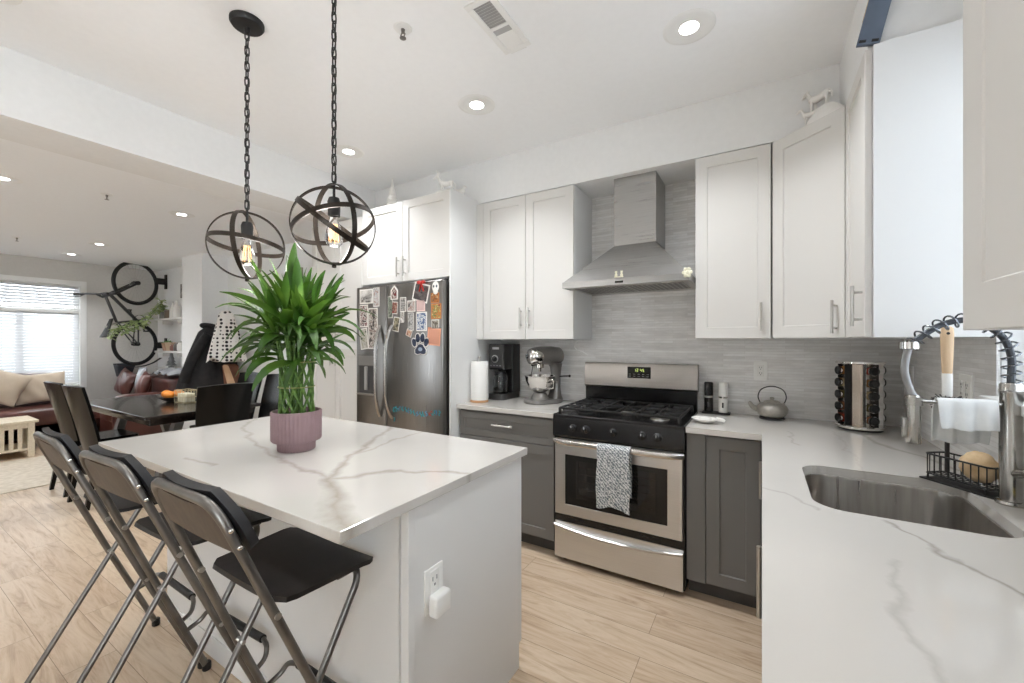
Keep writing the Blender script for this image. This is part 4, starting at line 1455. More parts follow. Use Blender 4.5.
st = make_stool('folding bar stool closest to the island socket end, its seat fully visible')
st.location = (-1.185, .832, 0)
dup(st, 'folding bar stool in the middle of the row of three', (-1.734, .826, 0), .045, 'folding bar stools at the island')
dup(st, 'folding bar stool at the dining-table end of the row', (-2.252, .814, 0), -.01, 'folding bar stools at the island')

# ------------------------------------------------------------------ plant on the island
PX, PY = -1.662, 1.012
r = thing('potted_bamboo', 'lucky bamboo with woven stalks in a ribbed mauve pot on the island', 'potted plant', (PX, PY, .914))
MAUVE = mottled('mauve_glaze', srgb(146, 119, 124), srgb(156, 129, 133), 20, .55)
prof = [(0, 0), (.066, 0), (.0705, .004), (.0715, .034), (.0735, .038), (.0905, .040), (.094, .046), (.095, .160), (.0935, .163), (.089, .163), (.087, .158), (.085, .135), (0, .132)]
n = 160
b = MB()
vs = []
for i, (q, z) in enumerate(prof):
    for j in range(n):
        a = 2 * pi * j / n
        rr = q + (.0014 * cos(a * 40) if (2 <= i <= 3 or 6 <= i <= 7) else 0)
        vs.append((rr * cos(a), rr * sin(a), z))
fs = [(i * n + j, i * n + (j + 1) % n, (i + 1) * n + (j + 1) % n, (i + 1) * n + j) for i in range(len(prof) - 1) for j in range(n)]
b.add(vs, fs).build('pot', MAUVE, r, sm=50)
MB().lathe([(0, .146), (.084, .144), (.084, .134), (0, .134)], n=32).build('soil', mottled('soil', srgb(60, 48, 38), srgb(90, 74, 60), 60, .95, bump=.5), r)
STALK = mottled('bamboo_stalk', srgb(58, 92, 36), srgb(104, 138, 62), 14, .45, stretch=(1, 1, 5))
rnd = random.Random(11)
NS = 22
tips = []
for k in range(NS):
    a0 = 2 * pi * k / NS
    dirn = 1 if k % 2 else -1
    top = rnd.uniform(.47, .60)
    pts, rs = [], []
    q = .060 if k % 2 else .066
    for j in range(21):
        t = j / 20
        z = lerp(.140, top, t)
        tw = min(1, (z - .14) / .24)
        a = a0 + dirn * 1.6 * tw
        fl = 1 if z < .38 else 1 + (z - .38) * 3.2
        bow = 1 - .08 * sin(pi * tw)
        pts.append((q * bow * fl * cos(a), q * bow * fl * sin(a), z))
        rs.append(.0052 + (.0012 if j % 5 == 0 else 0) - .002 * t)
    MB().tube(pts, rs, 8).build('stalk', STALK, r)
    tips.append((Vector(pts[-1]), (Vector(pts[-1]) - Vector(pts[-3])).normalized(), 0))
for k in range(9):
    a = 2 * pi * k / 9 + .3
    p = Vector((.034 * cos(a), .034 * sin(a), rnd.uniform(.52, .66)))
    MB().tube([(.018 * cos(a), .018 * sin(a), .14), (.022 * cos(a + .3), .022 * sin(a + .3), .34), p], .0050, 8).build('stalk', STALK, r)
    tips.append((p, Vector((cos(a) * .15, sin(a) * .15, 1)).normalized(), 1))
for z, q in ((.262, .0685), (.365, .0695)):
    MB().tube([(q * cos(2 * pi * j / 40), q * sin(2 * pi * j / 40), z) for j in range(40)], .0022, 6, closed=True).build('tie_wire', mat('tie_gold', srgb(150, 150, 96), .4, .5), r)
LEAF = mat('bamboo_leaf', srgb(60, 104, 30), .5, spec=.35)
t = NT(LEAF)
g1 = t.noise(t.coords(), 9, 2)
t.color(t.ramp(g1, [(.3, srgb(28, 56, 14)), (.55, srgb(50, 86, 24)), (.75, srgb(92, 122, 50))]))
tl = t.n('ShaderNodeBsdfTranslucent')
tl.inputs[0].default_value = (*srgb(96, 136, 40), 1)
mx = t.n('ShaderNodeMixShader')
mx.inputs[0].default_value = .18
t.l(t.b.outputs[0], mx.inputs[1]).l(tl.outputs[0], mx.inputs[2])
t.l(mx.outputs[0], t.t.nodes['Material Output'].inputs[0])


def leaf(b, base, d0, L, w, droop, roll=0.0, seg=8):
    d = d0.normalized()
    p = Vector(base)
    side = d.cross(Vector((0, 0, 1)))
    side = side.normalized() if side.length > .05 else Vector((cos(roll), sin(roll), 0))
    vs = []
    for i in range(seg + 1):
        t_ = i / seg
        ww = w * (sin(pi * min(1, t_ * .93 + .04)) ** .75) * (1 - .35 * t_)
        nrm = side.cross(d).normalized()
        s2 = side * cos(roll * .3) + nrm * sin(roll * .3)
        vs += [p - s2 * ww + nrm * ww * .35, p, p + s2 * ww + nrm * ww * .35]
        p = p + d * (L / seg)
        d = (d + Vector((0, 0, -1)) * (droop * (.5 + t_) / seg)).normalized()
    fs = []
    for i in range(seg):
        a = i * 3
        fs += [(a, a + 1, a + 4, a + 3), (a + 1, a + 2, a + 5, a + 4)]
    b.add(vs, fs)


fb = MB()
for (p, d, inner) in tips:
    a0 = math.atan2(p.y, p.x)
    ph = rnd.uniform(0, 6.28)
    nl = 6 if inner else 5
    for k in range(nl):
        a = ph + k * 2.4 if inner else a0 + rnd.uniform(-1.3, 1.3)
        u = k / (nl - 1)
        el = radians(lerp(84, 25, u) + rnd.uniform(-10, 10)) if inner else radians(lerp(74, 14, u) + rnd.uniform(-12, 12))
        dd = Vector((cos(a) * cos(el), sin(a) * cos(el), sin(el)))
        L = rnd.uniform(.15, .24)
        leaf(fb, p - d * (.030 * k), dd, L, rnd.uniform(.017, .027), rnd.uniform(.5, 1.1) + (1.2 if el < radians(35) else 0), rnd.uniform(-2.2, 2.2))
# a few long arching and hanging leaves
for (a, el, L, dr) in ((205, 30, .27, 2.3), (232, 24, .22, 2.2), (20, 28, .28, 2.0), (345, 16, .22, 2.6), (10, 8, .19, 3.0), (215, 45, .30, 1.6), (35, 40, .3, 1.7), (190, 14, .24, 1.4), (200, 55, .3, 1.2)):
    a = radians(a)
    el = radians(el)
    leaf(fb, Vector((.06 * cos(a), .06 * sin(a), .50)), Vector((cos(a) * cos(el), sin(a) * cos(el), sin(el))), L, .025, dr)
fb.build('foliage', LEAF, r, sm=60, recalc=False)

# ------------------------------------------------------------------ things on the worktops
CT = .9142
# paper towel
r = thing('paper_towel_holder', 'paper towel roll on a round wooden holder beside the tall white panel', 'paper towel', (-1.808, 2.520, CT))
MB().lathe([(0, 0), (.066, 0), (.068, .003), (.068, .012), (.064, .015), (0, .015)], n=32).build('wooden_base', mottled('beech', srgb(190, 140, 96), srgb(206, 160, 116), 6, .5, stretch=(1, 12, 1)), r)
MB().cyl((0, 0, .014), (0, 0, .325), .007, .007, 12).ball((0, 0, .330), .012, 14, 8).build('rod', NICKEL, r)
pt = mat('paper_white', srgb(240, 239, 236), .95)
t = NT(pt)
t.bump(t.noise(t.coords(), 160, 2), .25, .002)
MB().lathe([(.02, .016), (.064, .016), (.0655, .02), (.0655, .296), (.064, .30), (.02, .30), (.02, .016)], n=40).build('paper_roll', pt, r)

# coffee maker
KX0, KX1, KY_0, KY_1 = -1.832, -1.682, 2.665, 2.920
r = thing('coffee_maker', 'black drip coffee maker with a glass carafe under the wall cabinet', 'coffee maker', ((KX0 + KX1) / 2, 2.79, CT))
CB = mat('coffee_black', srgb(28, 28, 29), .35)
CG = mat('coffee_charcoal', srgb(58, 57, 57), .35)
W(r).prism(rrect(KX0, KX1, KY_0 - .012, KY_1, .035), CT, CT + .045).build('base', CG, r, sm=40)
W(r).lathe([(0, CT + .0455), (.058, CT + .0455), (.060, CT + .048), (.058, CT + .050), (0, CT + .050)], ((KX0 + KX1) / 2, KY_0 + .065, 0), 28).build('warming_plate', BLACK, r)
W(r).prism(rrect(KX0 + .004, KX1 - .002, KY_0 + .135, KY_1, .012), CT + .045, CT + .43).build('rear_tower', CB, r, sm=40)
W(r).prism(rrect(KX0 + .004, KX1 - .002, KY_0 + .004, KY_0 + .134, .016), CT + .235, CT + .43).build('brew_head', CB, r, sm=40)
b = W(r).box(KX0 + .012, KX1 - .012, KY_0 - .002, KY_0 + .006, CT + .245, CT + .422, .004)
fp = b.build('control_panel', CG, r, sm=0)
W(r).box(KX0 + .045, KX1 - .045, KY_0 - .0035, KY_0, CT + .388, CT + .406, .002).build('display_strip', mat('strip_silver', srgb(180), .3, .8), fp, sm=0)
b = W(r)
m0 = b.M.copy()
b.M = m0 @ Matrix.Translation(((KX0 + KX1) / 2 - .006, KY_0 - .002, CT + .315)) @ Matrix.Rotation(radians(90), 4, 'X')
b.lathe([(0, 0), (.030, 0), (.030, .004), (.0, .004)], n=28)
b.build('dial_ring', mat('strip_silver'), fp)
b.M = m0 @ Matrix.Translation(((KX0 + KX1) / 2 - .006, KY_0 - .006, CT + .315)) @ Matrix.Rotation(radians(90), 4, 'X')
b2 = W(r)
b2.M = b.M
b2.lathe([(0, 0), (.022, 0), (.021, .010), (.018, .012), (0, .012)], n=24)
b2.build('dial', BLACK, fp)
b = W(r)
for k in range(4):
    b.box(KX0 + .025 + k * .028, KX0 + .040 + k * .028, KY_0 - .0032, KY_0 - .001, CT + .260, CT + .266)
b.build('button', mat('print_grey'), fp, sm=0)
cc = ((KX0 + KX1) / 2, KY_0 + .065, CT + .051)
cg = W(r).lathe([(.0, .0), (.050, .0), (.058, .008), (.060, .06), (.055, .10), (.046, .125), (.044, .135), (.042, .135), (.044, .124), (.053, .098), (.057, .06), (.055, .010), (.048, .003), (0, .003)], cc, 28)
cg = cg.build('carafe', mat('carafe_glass', (.9, .92, .92), .03, trans=1.0, ior=1.4), r)
W(r).lathe([(0, .004), (.052, .004), (.0545, .012), (.0555, .035), (0, .035)], cc, 28).build('coffee', mat('coffee_dark', srgb(38, 24, 16), .2), cg)
W(r).lathe([(.0, .136), (.048, .136), (.049, .145), (.044, .165), (.02, .172), (0, .172)], cc, 28).build('carafe_lid', CB, cg)
W(r).tube(spline([(cc[0] + .05, cc[1] - .03, cc[2] + .14), (cc[0] + .085, cc[1] - .05, cc[2] + .13), (cc[0] + .088, cc[1] - .05, cc[2] + .07), (cc[0] + .055, cc[1] - .032, cc[2] + .035)], 6), 1, 8, flat=(.011, .006), up=(0, 0, 1)).build('carafe_handle', CB, cg)

# stand mixer, nose to the left
r = thing('stand_mixer', 'silver grey stand mixer with a polished steel bowl, beside the coffee maker', 'stand mixer', (-1.375, 2.735, CT), radians(58))
MG = mat('mixer_silver', srgb(134, 131, 128), .28, .55, coat=.4)
prof = rrect(-.165, .150, -.105, .105, .095, 8)
b = MB()
b.prism(prof, .004, .030)
b.build('base', MG, r, sm=40)
MB().prism([(p[0] * .96, p[1] * .94) for p in prof], 0, .006).build('base_pad', BLACKM, r)
b = MB()
rows = []
for (z, x0, x1, w) in ((.028, .050, .148, .062), (.06, .062, .142, .052), (.12, .078, .138, .045), (.20, .080, .140, .045), (.27, .07, .145, .05), (.30, .05, .15, .055)):
    rows.append([(x, y, z) for (x, y) in rrect(x0, x1, -w, w, .03, 5)])
n = len(rows[0])
b.add([p for q in rows for p in q], [(i * n + j, i * n + (j + 1) % n, (i + 1) * n + (j + 1) % n, (i + 1) * n + j) for i in range(len(rows) - 1) for j in range(n)] + [tuple(range(n - 1, -1, -1)), tuple((len(rows) - 1) * n + j for j in range(n))])
b.build('column', MG, r, sm=50)
b = MB()
sec = [(.165, .02, .355), (.160, .045, .355), (.14, .062, .357), (.06, .068, .36), (-.04, .066, .36), (-.10, .062, .358), (-.135, .052, .356), (-.150, .03, .355), (-.152, .0, .355)]
vs, fs, n = [], [], 20
for (x, q, z) in sec:
    for j in range(n):
        a = 2 * pi * j / n
        vs.append((x, q * cos(a), z + q * 1.08 * sin(a) * (1 if sin(a) > 0 else .95)))
for i in range(len(sec) - 1):
    for j in range(n):
        fs.append((i * n + j, i * n + (j + 1) % n, (i + 1) * n + (j + 1) % n, (i + 1) * n + j))
fs += [tuple(range(n - 1, -1, -1))]
hd = b.add(vs, fs).build('motor_head', MG, r, sm=50)
b = MB(Matrix.Translation((-.085, 0, .356)) @ Matrix.Rotation(radians(-90), 4, 'Y'))
b.lathe([(.0655, -.04), (.067, -.038), (.0665, .01), (.056, .048), (.035, .062), (0, .064)], n=28)
b.build('nose_cover', CHROME, hd, sm=50)
MB(Matrix.Translation((-.152, 0, .358)) @ Matrix.Rotation(radians(-90), 4, 'Y')).lathe([(0, 0), (.016, 0), (.016, .008), (.010, .012), (0, .012)], n=18).build('hub_knob', BLACK, hd)
MB().lathe([(0, .24), (.011, .24), (.013, .262), (.03, .268), (.032, .30), (0, .30)], (-.040, 0, 0), 20).build('planetary_hub', CHROME, r)
MB().lathe([(0, .075), (.012, .075), (.05, .085), (.085, .115), (.110, .165), (.119, .205), (.123, .207), (.122, .210), (.118, .209), (.106, .166), (.08, .118), (.045, .09), (0, .084)], (-.040, 0, 0), 40).build('bowl', CHROME, r, sm=60)
MB().lathe([(0, .0305), (.075, .0305), (.072, .040), (.06, .060), (.05, .078), (0, .080)], (-.040, 0, 0), 32).build('bowl_pedestal', MG, r)
MB().tube(spline([(-.025, -.112, .185), (-.01, -.145, .18), (-.008, -.142, .125), (-.03, -.098, .12)], 6), .006, 8).build('bowl_handle', CHROME, r)
MB().tube([(.115, -.05, .20), (.125, -.085, .205), (.165, -.10, .205)], .005, 8).ball((.172, -.102, .205), .010, 10, 8).build('lift_lever', BLACKM, r)
for s in (-1, 1):
    MB().tube([(.085, s * .045, .17), (.05, s * .10, .172), (-.02, s * .124, .172)], 1, 6, flat=(.010, .005), up=(0, 0, 1)).build('bowl_arm', MG, r)
r.scale = (.93, .93, .955)
# appliance cords
CORD = mat('black_cord', srgb(26, 26, 26), .6)
o = MB().box(-1.575, -1.545, TY - .034, TY - .002, 1.168, 1.198, .004).tube(spline([(-1.56, TY - .03, 1.17), (-1.565, TY - .038, 1.12), (-1.585, TY - .032, 1.04), (-1.55, TY - .02, .955), (-1.53, TY - .015, CT + .006), (-1.52, TY - .015, CT + .005)], 8), .0032, 6).build('appliance_cord', CORD)
tag(o, 'black appliance cord and plug hanging on the tiles between coffee maker and mixer', 'cord')
outlet('white wall socket behind the black plug, between coffee maker and mixer', -1.56, TY, 1.18, 'y')
o = MB().tube(spline([(-1.13, 2.85, 1.374), (-1.165, 2.85, 1.362), (-1.19, 2.86, 1.33), (-1.175, 2.88, 1.30), (-1.14, 2.90, 1.285), (-1.11, TY - .006, 1.262)], 8), .0042, 8).build('light_cable', mat('white_cable', srgb(232, 231, 228), .45))
tag(o, 'white cable looping from under the wall cabinet to the tiles', 'cable')

# mills on a tray
r0 = MB().box(-.325, -.165, 2.835, 2.905, CT, CT + .010, .004).build('mill_tray', BLACKM)
tag(r0, 'small black tray under the two mills by the range', 'tray')
for (x, nm, lab, mm, bandm) in ((-.287, 'pepper_mill', 'black pepper mill with a pale band on the small tray', BLACK, NICKEL), (-.206, 'salt_mill', 'white salt mill beside the black one on the small tray', WHITEP, CHROME)):
    r = thing(nm, lab, 'mill', (x, 2.868, CT + .0105))
    MB().lathe([(0, 0), (.025, 0), (.026, .004), (.026, .088), (0, .088)], n=24).build('body', mm, r)
    MB().lathe([(.0, .0885), (.0265, .0885), (.0265, .099), (0, .099)], n=24).build('band', bandm, r)
    MB().lathe([(0, .0995), (.026, .0995), (.026, .178), (.022, .184), (0, .185)], n=24).build('top', mm, r)
    MB().box(-.005, .005, -.0268, -.024, .03, .062, .003).build('sight_window', BLACKM if mm is WHITEP else mat('mill_window', srgb(70), .2), r)

# spoon rest
r = thing('spoon_rest', 'white shell-shaped ceramic spoon rest at the counter corner by the range', 'spoon rest', (-.272, 2.505, CT), radians(-15))
b = MB()
rows = []
for i in range(9):
    q = i / 8
    row = []
    for j in range(33):
        a = 2 * pi * j / 32
        R = .058 * (1 + .05 * cos(7 * a)) * q + .0001
        row.append((R * cos(a) * 1.12, R * sin(a) * .95, .004 + .022 * q ** 2.2))
    rows.append(row)
b.sheet(rows, .005)
b.build('dish', PORC, r, sm=60)
b = MB().ball((.0, .01, .022), (.034, .028, .013), 18, 10)
b.build('shell_dome', PORC, r)
MB().tube(spline([(.055, .02, .024), (.08, .03, .022), (.095, .034, .016)], 5), [.012, .012, .011, .011, .010, .010, .010, .009, .009, .008, .007][:11], 8).build('lip', PORC, r)

# teapot on a trivet
r = thing('teapot', 'squat grey iron teapot with an arched black handle on a trivet', 'teapot', (.050, 2.825, CT), radians(8))
TI = mottled('teapot_grey', srgb(158, 153, 145), srgb(176, 171, 162), 40, .42, .3, bump=.08)
MB().lathe([(0, .0145), (.052, .0145), (.066, .024), (.078, .045), (.080, .062), (.072, .080), (.052, .093), (.040, .096), (0, .096)], n=36).build('body', TI, r, sm=50)
MB().lathe([(0, .0965), (.042, .0965), (.041, .101), (.03, .107), (.012, .110), (.009, .114), (.012, .122), (.008, .127), (0, .127)], n=28).build('lid', TI, r, sm=50)
MB().tube(spline([(-.072, 0, .055), (-.098, 0, .068), (-.112, 0, .088), (-.118, 0, .094)], 5), [.017 - .0006 * k for k in range(16)], 10).build('spout', TI, r)
pts = spline([(-.058, 0, .088), (-.070, 0, .13), (-.052, 0, .172), (0, 0, .190), (.052, 0, .172), (.070, 0, .13), (.058, 0, .088)], 6)
MB().tube(pts, 1, 8, flat=(.0048, .0032), up=(0, 1, 0)).build('handle', BLACKM, r)
for s in (-1, 1):
    MB().box(s * .058 - .006, s * .058 + .006, -.006, .006, .080, .098, .003).build('handle_lug', TI, r)
o = MB().lathe([(0, 0), (.060, 0), (.064, .004), (.064, .010), (.06, .0135), (0, .0135)], (.050, 2.825, CT), 32).build('trivet', BLACKM)
tag(o, 'round black trivet under the grey teapot', 'trivet')

# revolving spice rack
SXc, SYc = .430, 2.735
r = thing('spice_rack', 'polished steel revolving spice rack in the counter corner', 'spice rack', (SXc, SYc, CT))
va = math.atan2(-SYc, -SXc) - radians(13)
MB().lathe([(0, .0), (.088, .0), (.092, .004), (.092, .010), (.0, .010)], n=36).build('turntable_foot', BLACKM, r)
MB().lathe([(0, .0105), (.098, .0105), (.101, .014), (.101, .022), (.097, .026), (0, .026)], n=40).build('base', CHROME, r)
MB().lathe([(0, .335), (.097, .335), (.101, .339), (.101, .345), (.097, .349), (0, .349)], n=40).build('top', CHROME, r)
b = MB(Matrix.Rotation(va, 4, 'Z'))
b.prism([(.064, -.016), (.064, .016), (.016, .064), (-.016, .064), (-.064, .016), (-.064, -.016), (-.016, -.064), (.016, -.064)], .026, .335)
# bracket-like column walls that carry the jars
b.build('column', mat('rack_steel', srgb(190, 178, 166), .2, 1.0), r, sm=0)
for k in range(4):
    for s in (-1, 1):
        a = va + radians(45 + 90 * k)
        c_, s_ = cos(a), sin(a)
        p = Vector((c_ * .072 - s_ * s * .0275, s_ * .072 + c_ * s * .0275, 0))
        MB().box(-.0015, .0015, -.0015, .0015, 0, .001) if False else None
        q = MB(Matrix.Translation((p.x, p.y, 0)) @ Matrix.Rotation(a, 4, 'Z'))
        q.box(-.016, .016, -.0012, .0012, .026, .335)
        q.build('side_strip', BLACK if s > 0 else CHROME, r, sm=0)
SPC = [srgb(120, 70, 40), srgb(150, 100, 50), srgb(90, 80, 40), srgb(140, 50, 34), srgb(170, 150, 110)]
JG = mat('jar_glass', (1, 1, 1), .03, trans=1.0, ior=1.3)
j0 = None
cols = {0: 'column of jars turned to the camera side by the faucet', 1: 'column of jars facing the back wall', 2: 'column of jars at the kettle side of the rack', 3: 'column at the far side'}
for k in range(4):
    a = va + radians(45 + 90 * k)
    for i in range(5):
        z = CT + .058 + i * .061
        lab = ('spice jar in the rack column next to the faucet, %s from the bottom' if k == 0 else 'spice jar in the rack column facing the teapot, %s from the bottom' if k == 3 else 'spice jar on the wall side of the revolving rack, %s from the bottom') % ('lowest' if i == 0 else ['', 'second', 'third', 'fourth', 'fifth'][i])
        grp = 'spice jars in the revolving rack' + (' on the wall side, row %d' % (i + 1) if k in (1, 2) else '')
        o = thing('spice_jar', lab, 'spice jar', (SXc + cos(a) * .0600, SYc + sin(a) * .0600, z), a, grp)
        Ry = Matrix.Rotation(radians(90), 4, 'Y')
        MB(Ry).lathe([(0, 0), (.019, 0), (.021, .003), (.021, .026), (.018, .031), (0, .031)], n=18).build('jar_body', mat('spice_%d' % ((i * 2 + k) % 5), SPC[(i * 2 + k) % 5], .25, coat=.6), o)
        MB(Ry).lathe([(0, .0315), (.022, .0315), (.0225, .034), (.0225, .040), (0, .040)], n=20).build('lid_ring', CHROME, o)
        MB(Ry).lathe([(0, .0402), (.0215, .0402), (.021, .047), (.017, .049), (.015, .046), (0, .046)], n=20).build('lid', BLACK, o)

outlet('white wall socket on the side tiles in the corner behind the faucet hose', WX - .009, 2.80, 1.185, 'x')
outlet('wide double wall plate on the side tiles behind the brush', WX - .009, 2.15, 1.185, 'x', 2)

# ------------------------------------------------------------------ spring faucet
FXp, FYp = .588, 1.688
r = thing('spring_faucet', 'tall brushed pull-down faucet with a coiled spring arching over the sink', 'faucet', (FXp, FYp, CT))
hx, hy = .372, 1.655   # where the spray head hangs
dx, dy = hx - FXp, hy - FYp
FN = mat('faucet_nickel', srgb(176, 173, 168), .24, 1.0)
MB().lathe([(0, 0), (.030, 0), (.031, .004), (.028, .010), (.0225, .012), (.0225, .20), (.0215, .205), (.0215, .300), (.0225, .305), (.0225, .330), (.019, .335), (0, .335)], n=28).build('post', FN, r)
for k in range(4):
    MB().lathe([(.0225, .312 + k * .007), (.0245, .314 + k * .007), (.0225, .316 + k * .007)], n=24).build('groove_ring', FN, r) if k == 0 else None
MB().cyl((.0, 0, .085), (.012, -.052, .10), .013, .012, 14).ball((.013, -.055, .101), .014, 12, 8).tube([(.013, -.055, .10), (.02, -.075, .135), (.022, -.085, .16)], [.006, .006, .005], 8).build('lever', FN, r)
zs0, zt = .335, .505
arch = spline([(0, 0, zs0), (0.0, 0.0, .41), (dx * .10, dy * .10, .468), (dx * .36, dy * .36, .508), (dx * .64, dy * .64, .500), (dx * .88, dy * .88, .462), (dx, dy, .432)], 10)
HOSE = mat('hose_grey', srgb(150, 150, 150), .35, .2)
low = spline([(dx, dy, .432), (dx - .006, dy, .40), (dx - .009, dy, .36), (dx, dy, .315), (dx + .010, dy, .290)], 8)
MB().tube(arch, .0085, 10).build('inner_hose', mat('hose_dark', srgb(70, 74, 80), .4, .3), r)
# coil
P = arch
Ls = [0]
for i in range(1, len(P)):
    Ls.append(Ls[-1] + (P[i] - P[i - 1]).length)
turns, npt = 15, 15 * 16
coil = []
for k in range(npt + 1):
    s = Ls[-1] * k / npt
    i = max(j for j in range(len(Ls)) if Ls[j] <= s + 1e-9)
    i = min(i, len(P) - 2)
    f = (s - Ls[i]) / max(1e-9, Ls[i + 1] - Ls[i])
    p = P[i].lerp(P[i + 1], f)
    T = (P[i + 1] - P[i]).normalized()
    sd = Vector((-dy, dx, 0)).normalized()
    nn = T.cross(sd).normalized()
    a = 2 * pi * turns * k / npt
    coil.append(p + (sd * cos(a) + nn * sin(a)) * .0185)
MB().tube(coil, .0025, 6).build('spring', mat('spring_steel', srgb(110, 113, 118), .25, .9), r)
MB().tube(low, .0095, 12).build('spray_hose', HOSE, r)
b = MB()
p0, p1 = Vector((dx, dy, .428)), Vector((dx, dy, .448))
MB().cyl(p0, p1, .023, .023, 20).build('spring_collar', CHROME, r)
hp = Vector((dx + .010, dy, 0))
MB().lathe([(0, .150), (.0165, .150), (.018, .153), (.0165, .215), (.0155, .285), (.0135, .292), (0, .292)], hp, 22).build('spray_head', FN, r)
MB().box(hp.x - .026, hp.x - .014, hp.y - .008, hp.y + .008, .165, .225, .003).build('spray_lever', FN, r)
MB().cyl((0, 0, .274), (hp.x, hp.y, .274), .0055, .0055, 12).build('holder_arm', FN, r)
MB().lathe([(.0172, .262), (.0205, .262), (.0205, .286), (.0172, .286), (.0172, .262)], hp, 20).build('holder_clip', FN, r)

# dish cloth over the arm
cl = mottled('dish_cloth', srgb(214, 216, 216), srgb(232, 232, 230), 16, .95, bump=.25)
rows = []
nrm = Vector((-dy, dx, 0)).normalized()
for (o_, z) in [(.032, 1.068), (.027, 1.105), (.020, 1.15), (.0135, 1.182)] + [(.0105 * cos(radians(a)), 1.1885 + .0105 * sin(radians(a))) for a in (20, 60, 90, 120, 160)] + [(-.014, 1.17), (-.019, 1.14), (-.023, 1.115)]:
    row = []
    for k in range(19):
        u = k / 18
        s = lerp(.14, .72, u)
        w = .010 * sin(u * 17 + o_ * 90) * min(1, max(0, (1.19 - z) * 12))
        p = Vector((FXp + dx * s, FYp + dy * s, z + .004 * sin(u * 9) * min(1, max(0, (1.18 - z) * 10))))
        p += nrm * (-(o_) + w)
        row.append(p)
    rows.append(row)
o = MB().sheet(rows, .004).build('dish_cloth', cl, sm=60)
tag(o, 'rumpled white dish cloth hanging over the faucet arm', 'cloth')

# wire caddy with a sponge, and the brush standing in it
ang = math.atan2(-.80, .60)
r = thing('sink_caddy', 'black wire sink caddy behind the sink', 'caddy', (.537, 1.812, CT), ang)
b = MB()
hw, hl = .036, .086
for z, q in ((.022, .0025), (.085, .003)):
    b.tube([(p[0], p[1], z) for p in rrect(-hl, hl, -hw, hw, .012, 4)], q, 6, closed=True)
for k in range(9):
    x = lerp(-hl + .008, hl - .008, k / 8)
    b.tube([(x, -hw, .085), (x, -hw, .022), (x, hw, .022), (x, hw, .085)], .0018, 6)
for y in (-.018, 0, .018):
    b.tube([(-hl, y, .085), (-hl, y, .022), (hl, y, .022), (hl, y, .085)], .0018, 6)
for sx in (-1, 1):
    for sy in (-1, 1):
        b.tube([(sx * (hl - .01), sy * hw, .022), (sx * (hl - .01), sy * (hw + .002), .006)], .003, 6)
b.build('wire_basket', BLACKM, r)
MB().box(-hl - .012, hl + .012, -hw - .008, hw + .008, .0, .006, .003).build('drip_tray', BLACKM, r)
sp = mottled('loofah', srgb(196, 164, 124), srgb(222, 196, 158), 30, .95, bump=.8)
cs, sn = cos(ang), sin(ang)
b = MB(Matrix.Translation((.537 + cs * .034, 1.812 + sn * .034, CT + .072)) @ Matrix.Rotation(ang, 4, 'Z'))
b.ball((0, 0, 0), (.046, .032, .046), 20, 14)
for k, v in enumerate(b.v):
    vv_ = Vector(v)
    b.v[k] = tuple(vv_ + (vv_ - Vector((.537 + cs * .034, 1.812 + sn * .034, CT + .072))) * (.12 * mnoise.noise(vv_ * 60)))
o = b.build('sponge', sp)
tag(o, 'round tan loofah sponge sitting in the wire caddy', 'sponge')
r = thing('dish_brush', 'dish brush with a wooden handle standing upright behind the faucet arm', 'brush', (.537 - cs * .050, 1.812 - sn * .050, CT + .03))
BW = mottled('brush_wood', srgb(196, 166, 132), srgb(214, 186, 152), 5, .55, stretch=(20, 20, 2))
MB().lathe([(0, .316), (.012, .316), (.013, .33), (.0155, .39), (.0165, .44), (.015, .462), (.008, .468), (0, .468)], n=18, sy=.6).build('handle', BW, r)
MB().cyl((0, -.0098, .445), (0, -.0078, .445), .0045, .0045, 12).build('hanging_hole', BLACKM, r)
MB().lathe([(0, .243), (.0125, .243), (.0135, .317), (0, .317)], n=18, sy=.7).build('ferrule', WHITEP, r)
rnd = random.Random(5)
b = MB().ball((0, 0, .222), (.022, .018, .022), 14, 8)
for k in range(90):
    a, e = rnd.uniform(0, 2 * pi), rnd.uniform(-.9, .7)
    d = Vector((cos(a) * cos(e), sin(a) * cos(e), sin(e)))
    b.tube([Vector((0, 0, .222)) + d * .018, Vector((0, 0, .222)) + d * .040], .0014, 4)
b.build('bristles', mat('bristle_dark', srgb(56, 52, 52), .8), r)
MB().cyl((0, 0, .002), (0, 0, .21), .006, .006, 10).build('stem', mat('bristle_dark'), r)
# dark bottle at the right edge
r = thing('soap_bottle', 'dark soap bottle cut by the right picture edge near the faucet', 'bottle', (.605, 1.560, CT))
MB().lathe([(0, 0), (.026, 0), (.028, .004), (.028, .085), (.022, .10), (.010, .108), (.010, .118), (0, .118)], n=24).build('bottle', mat('bottle_dark', srgb(56, 64, 68), .25), r)
MB().lathe([(.0, .012), (.0284, .012), (.0284, .035), (0, .035)], n=24).build('label_band', mat('label_yellow', srgb(206, 186, 96), .5), r)
MB().cyl((0, 0, .118), (0, 0, .15), .004, .004, 8).tube([(0, 0, .15), (-.015, 0, .153), (-.035, 0, .148)], .0045, 8).build('pump', BLACKM, r)

# ------------------------------------------------------------------ ornaments above the cabinets
WCER = mottled('white_bisque', srgb(228, 226, 221), srgb(238, 236, 232), 20, .6)
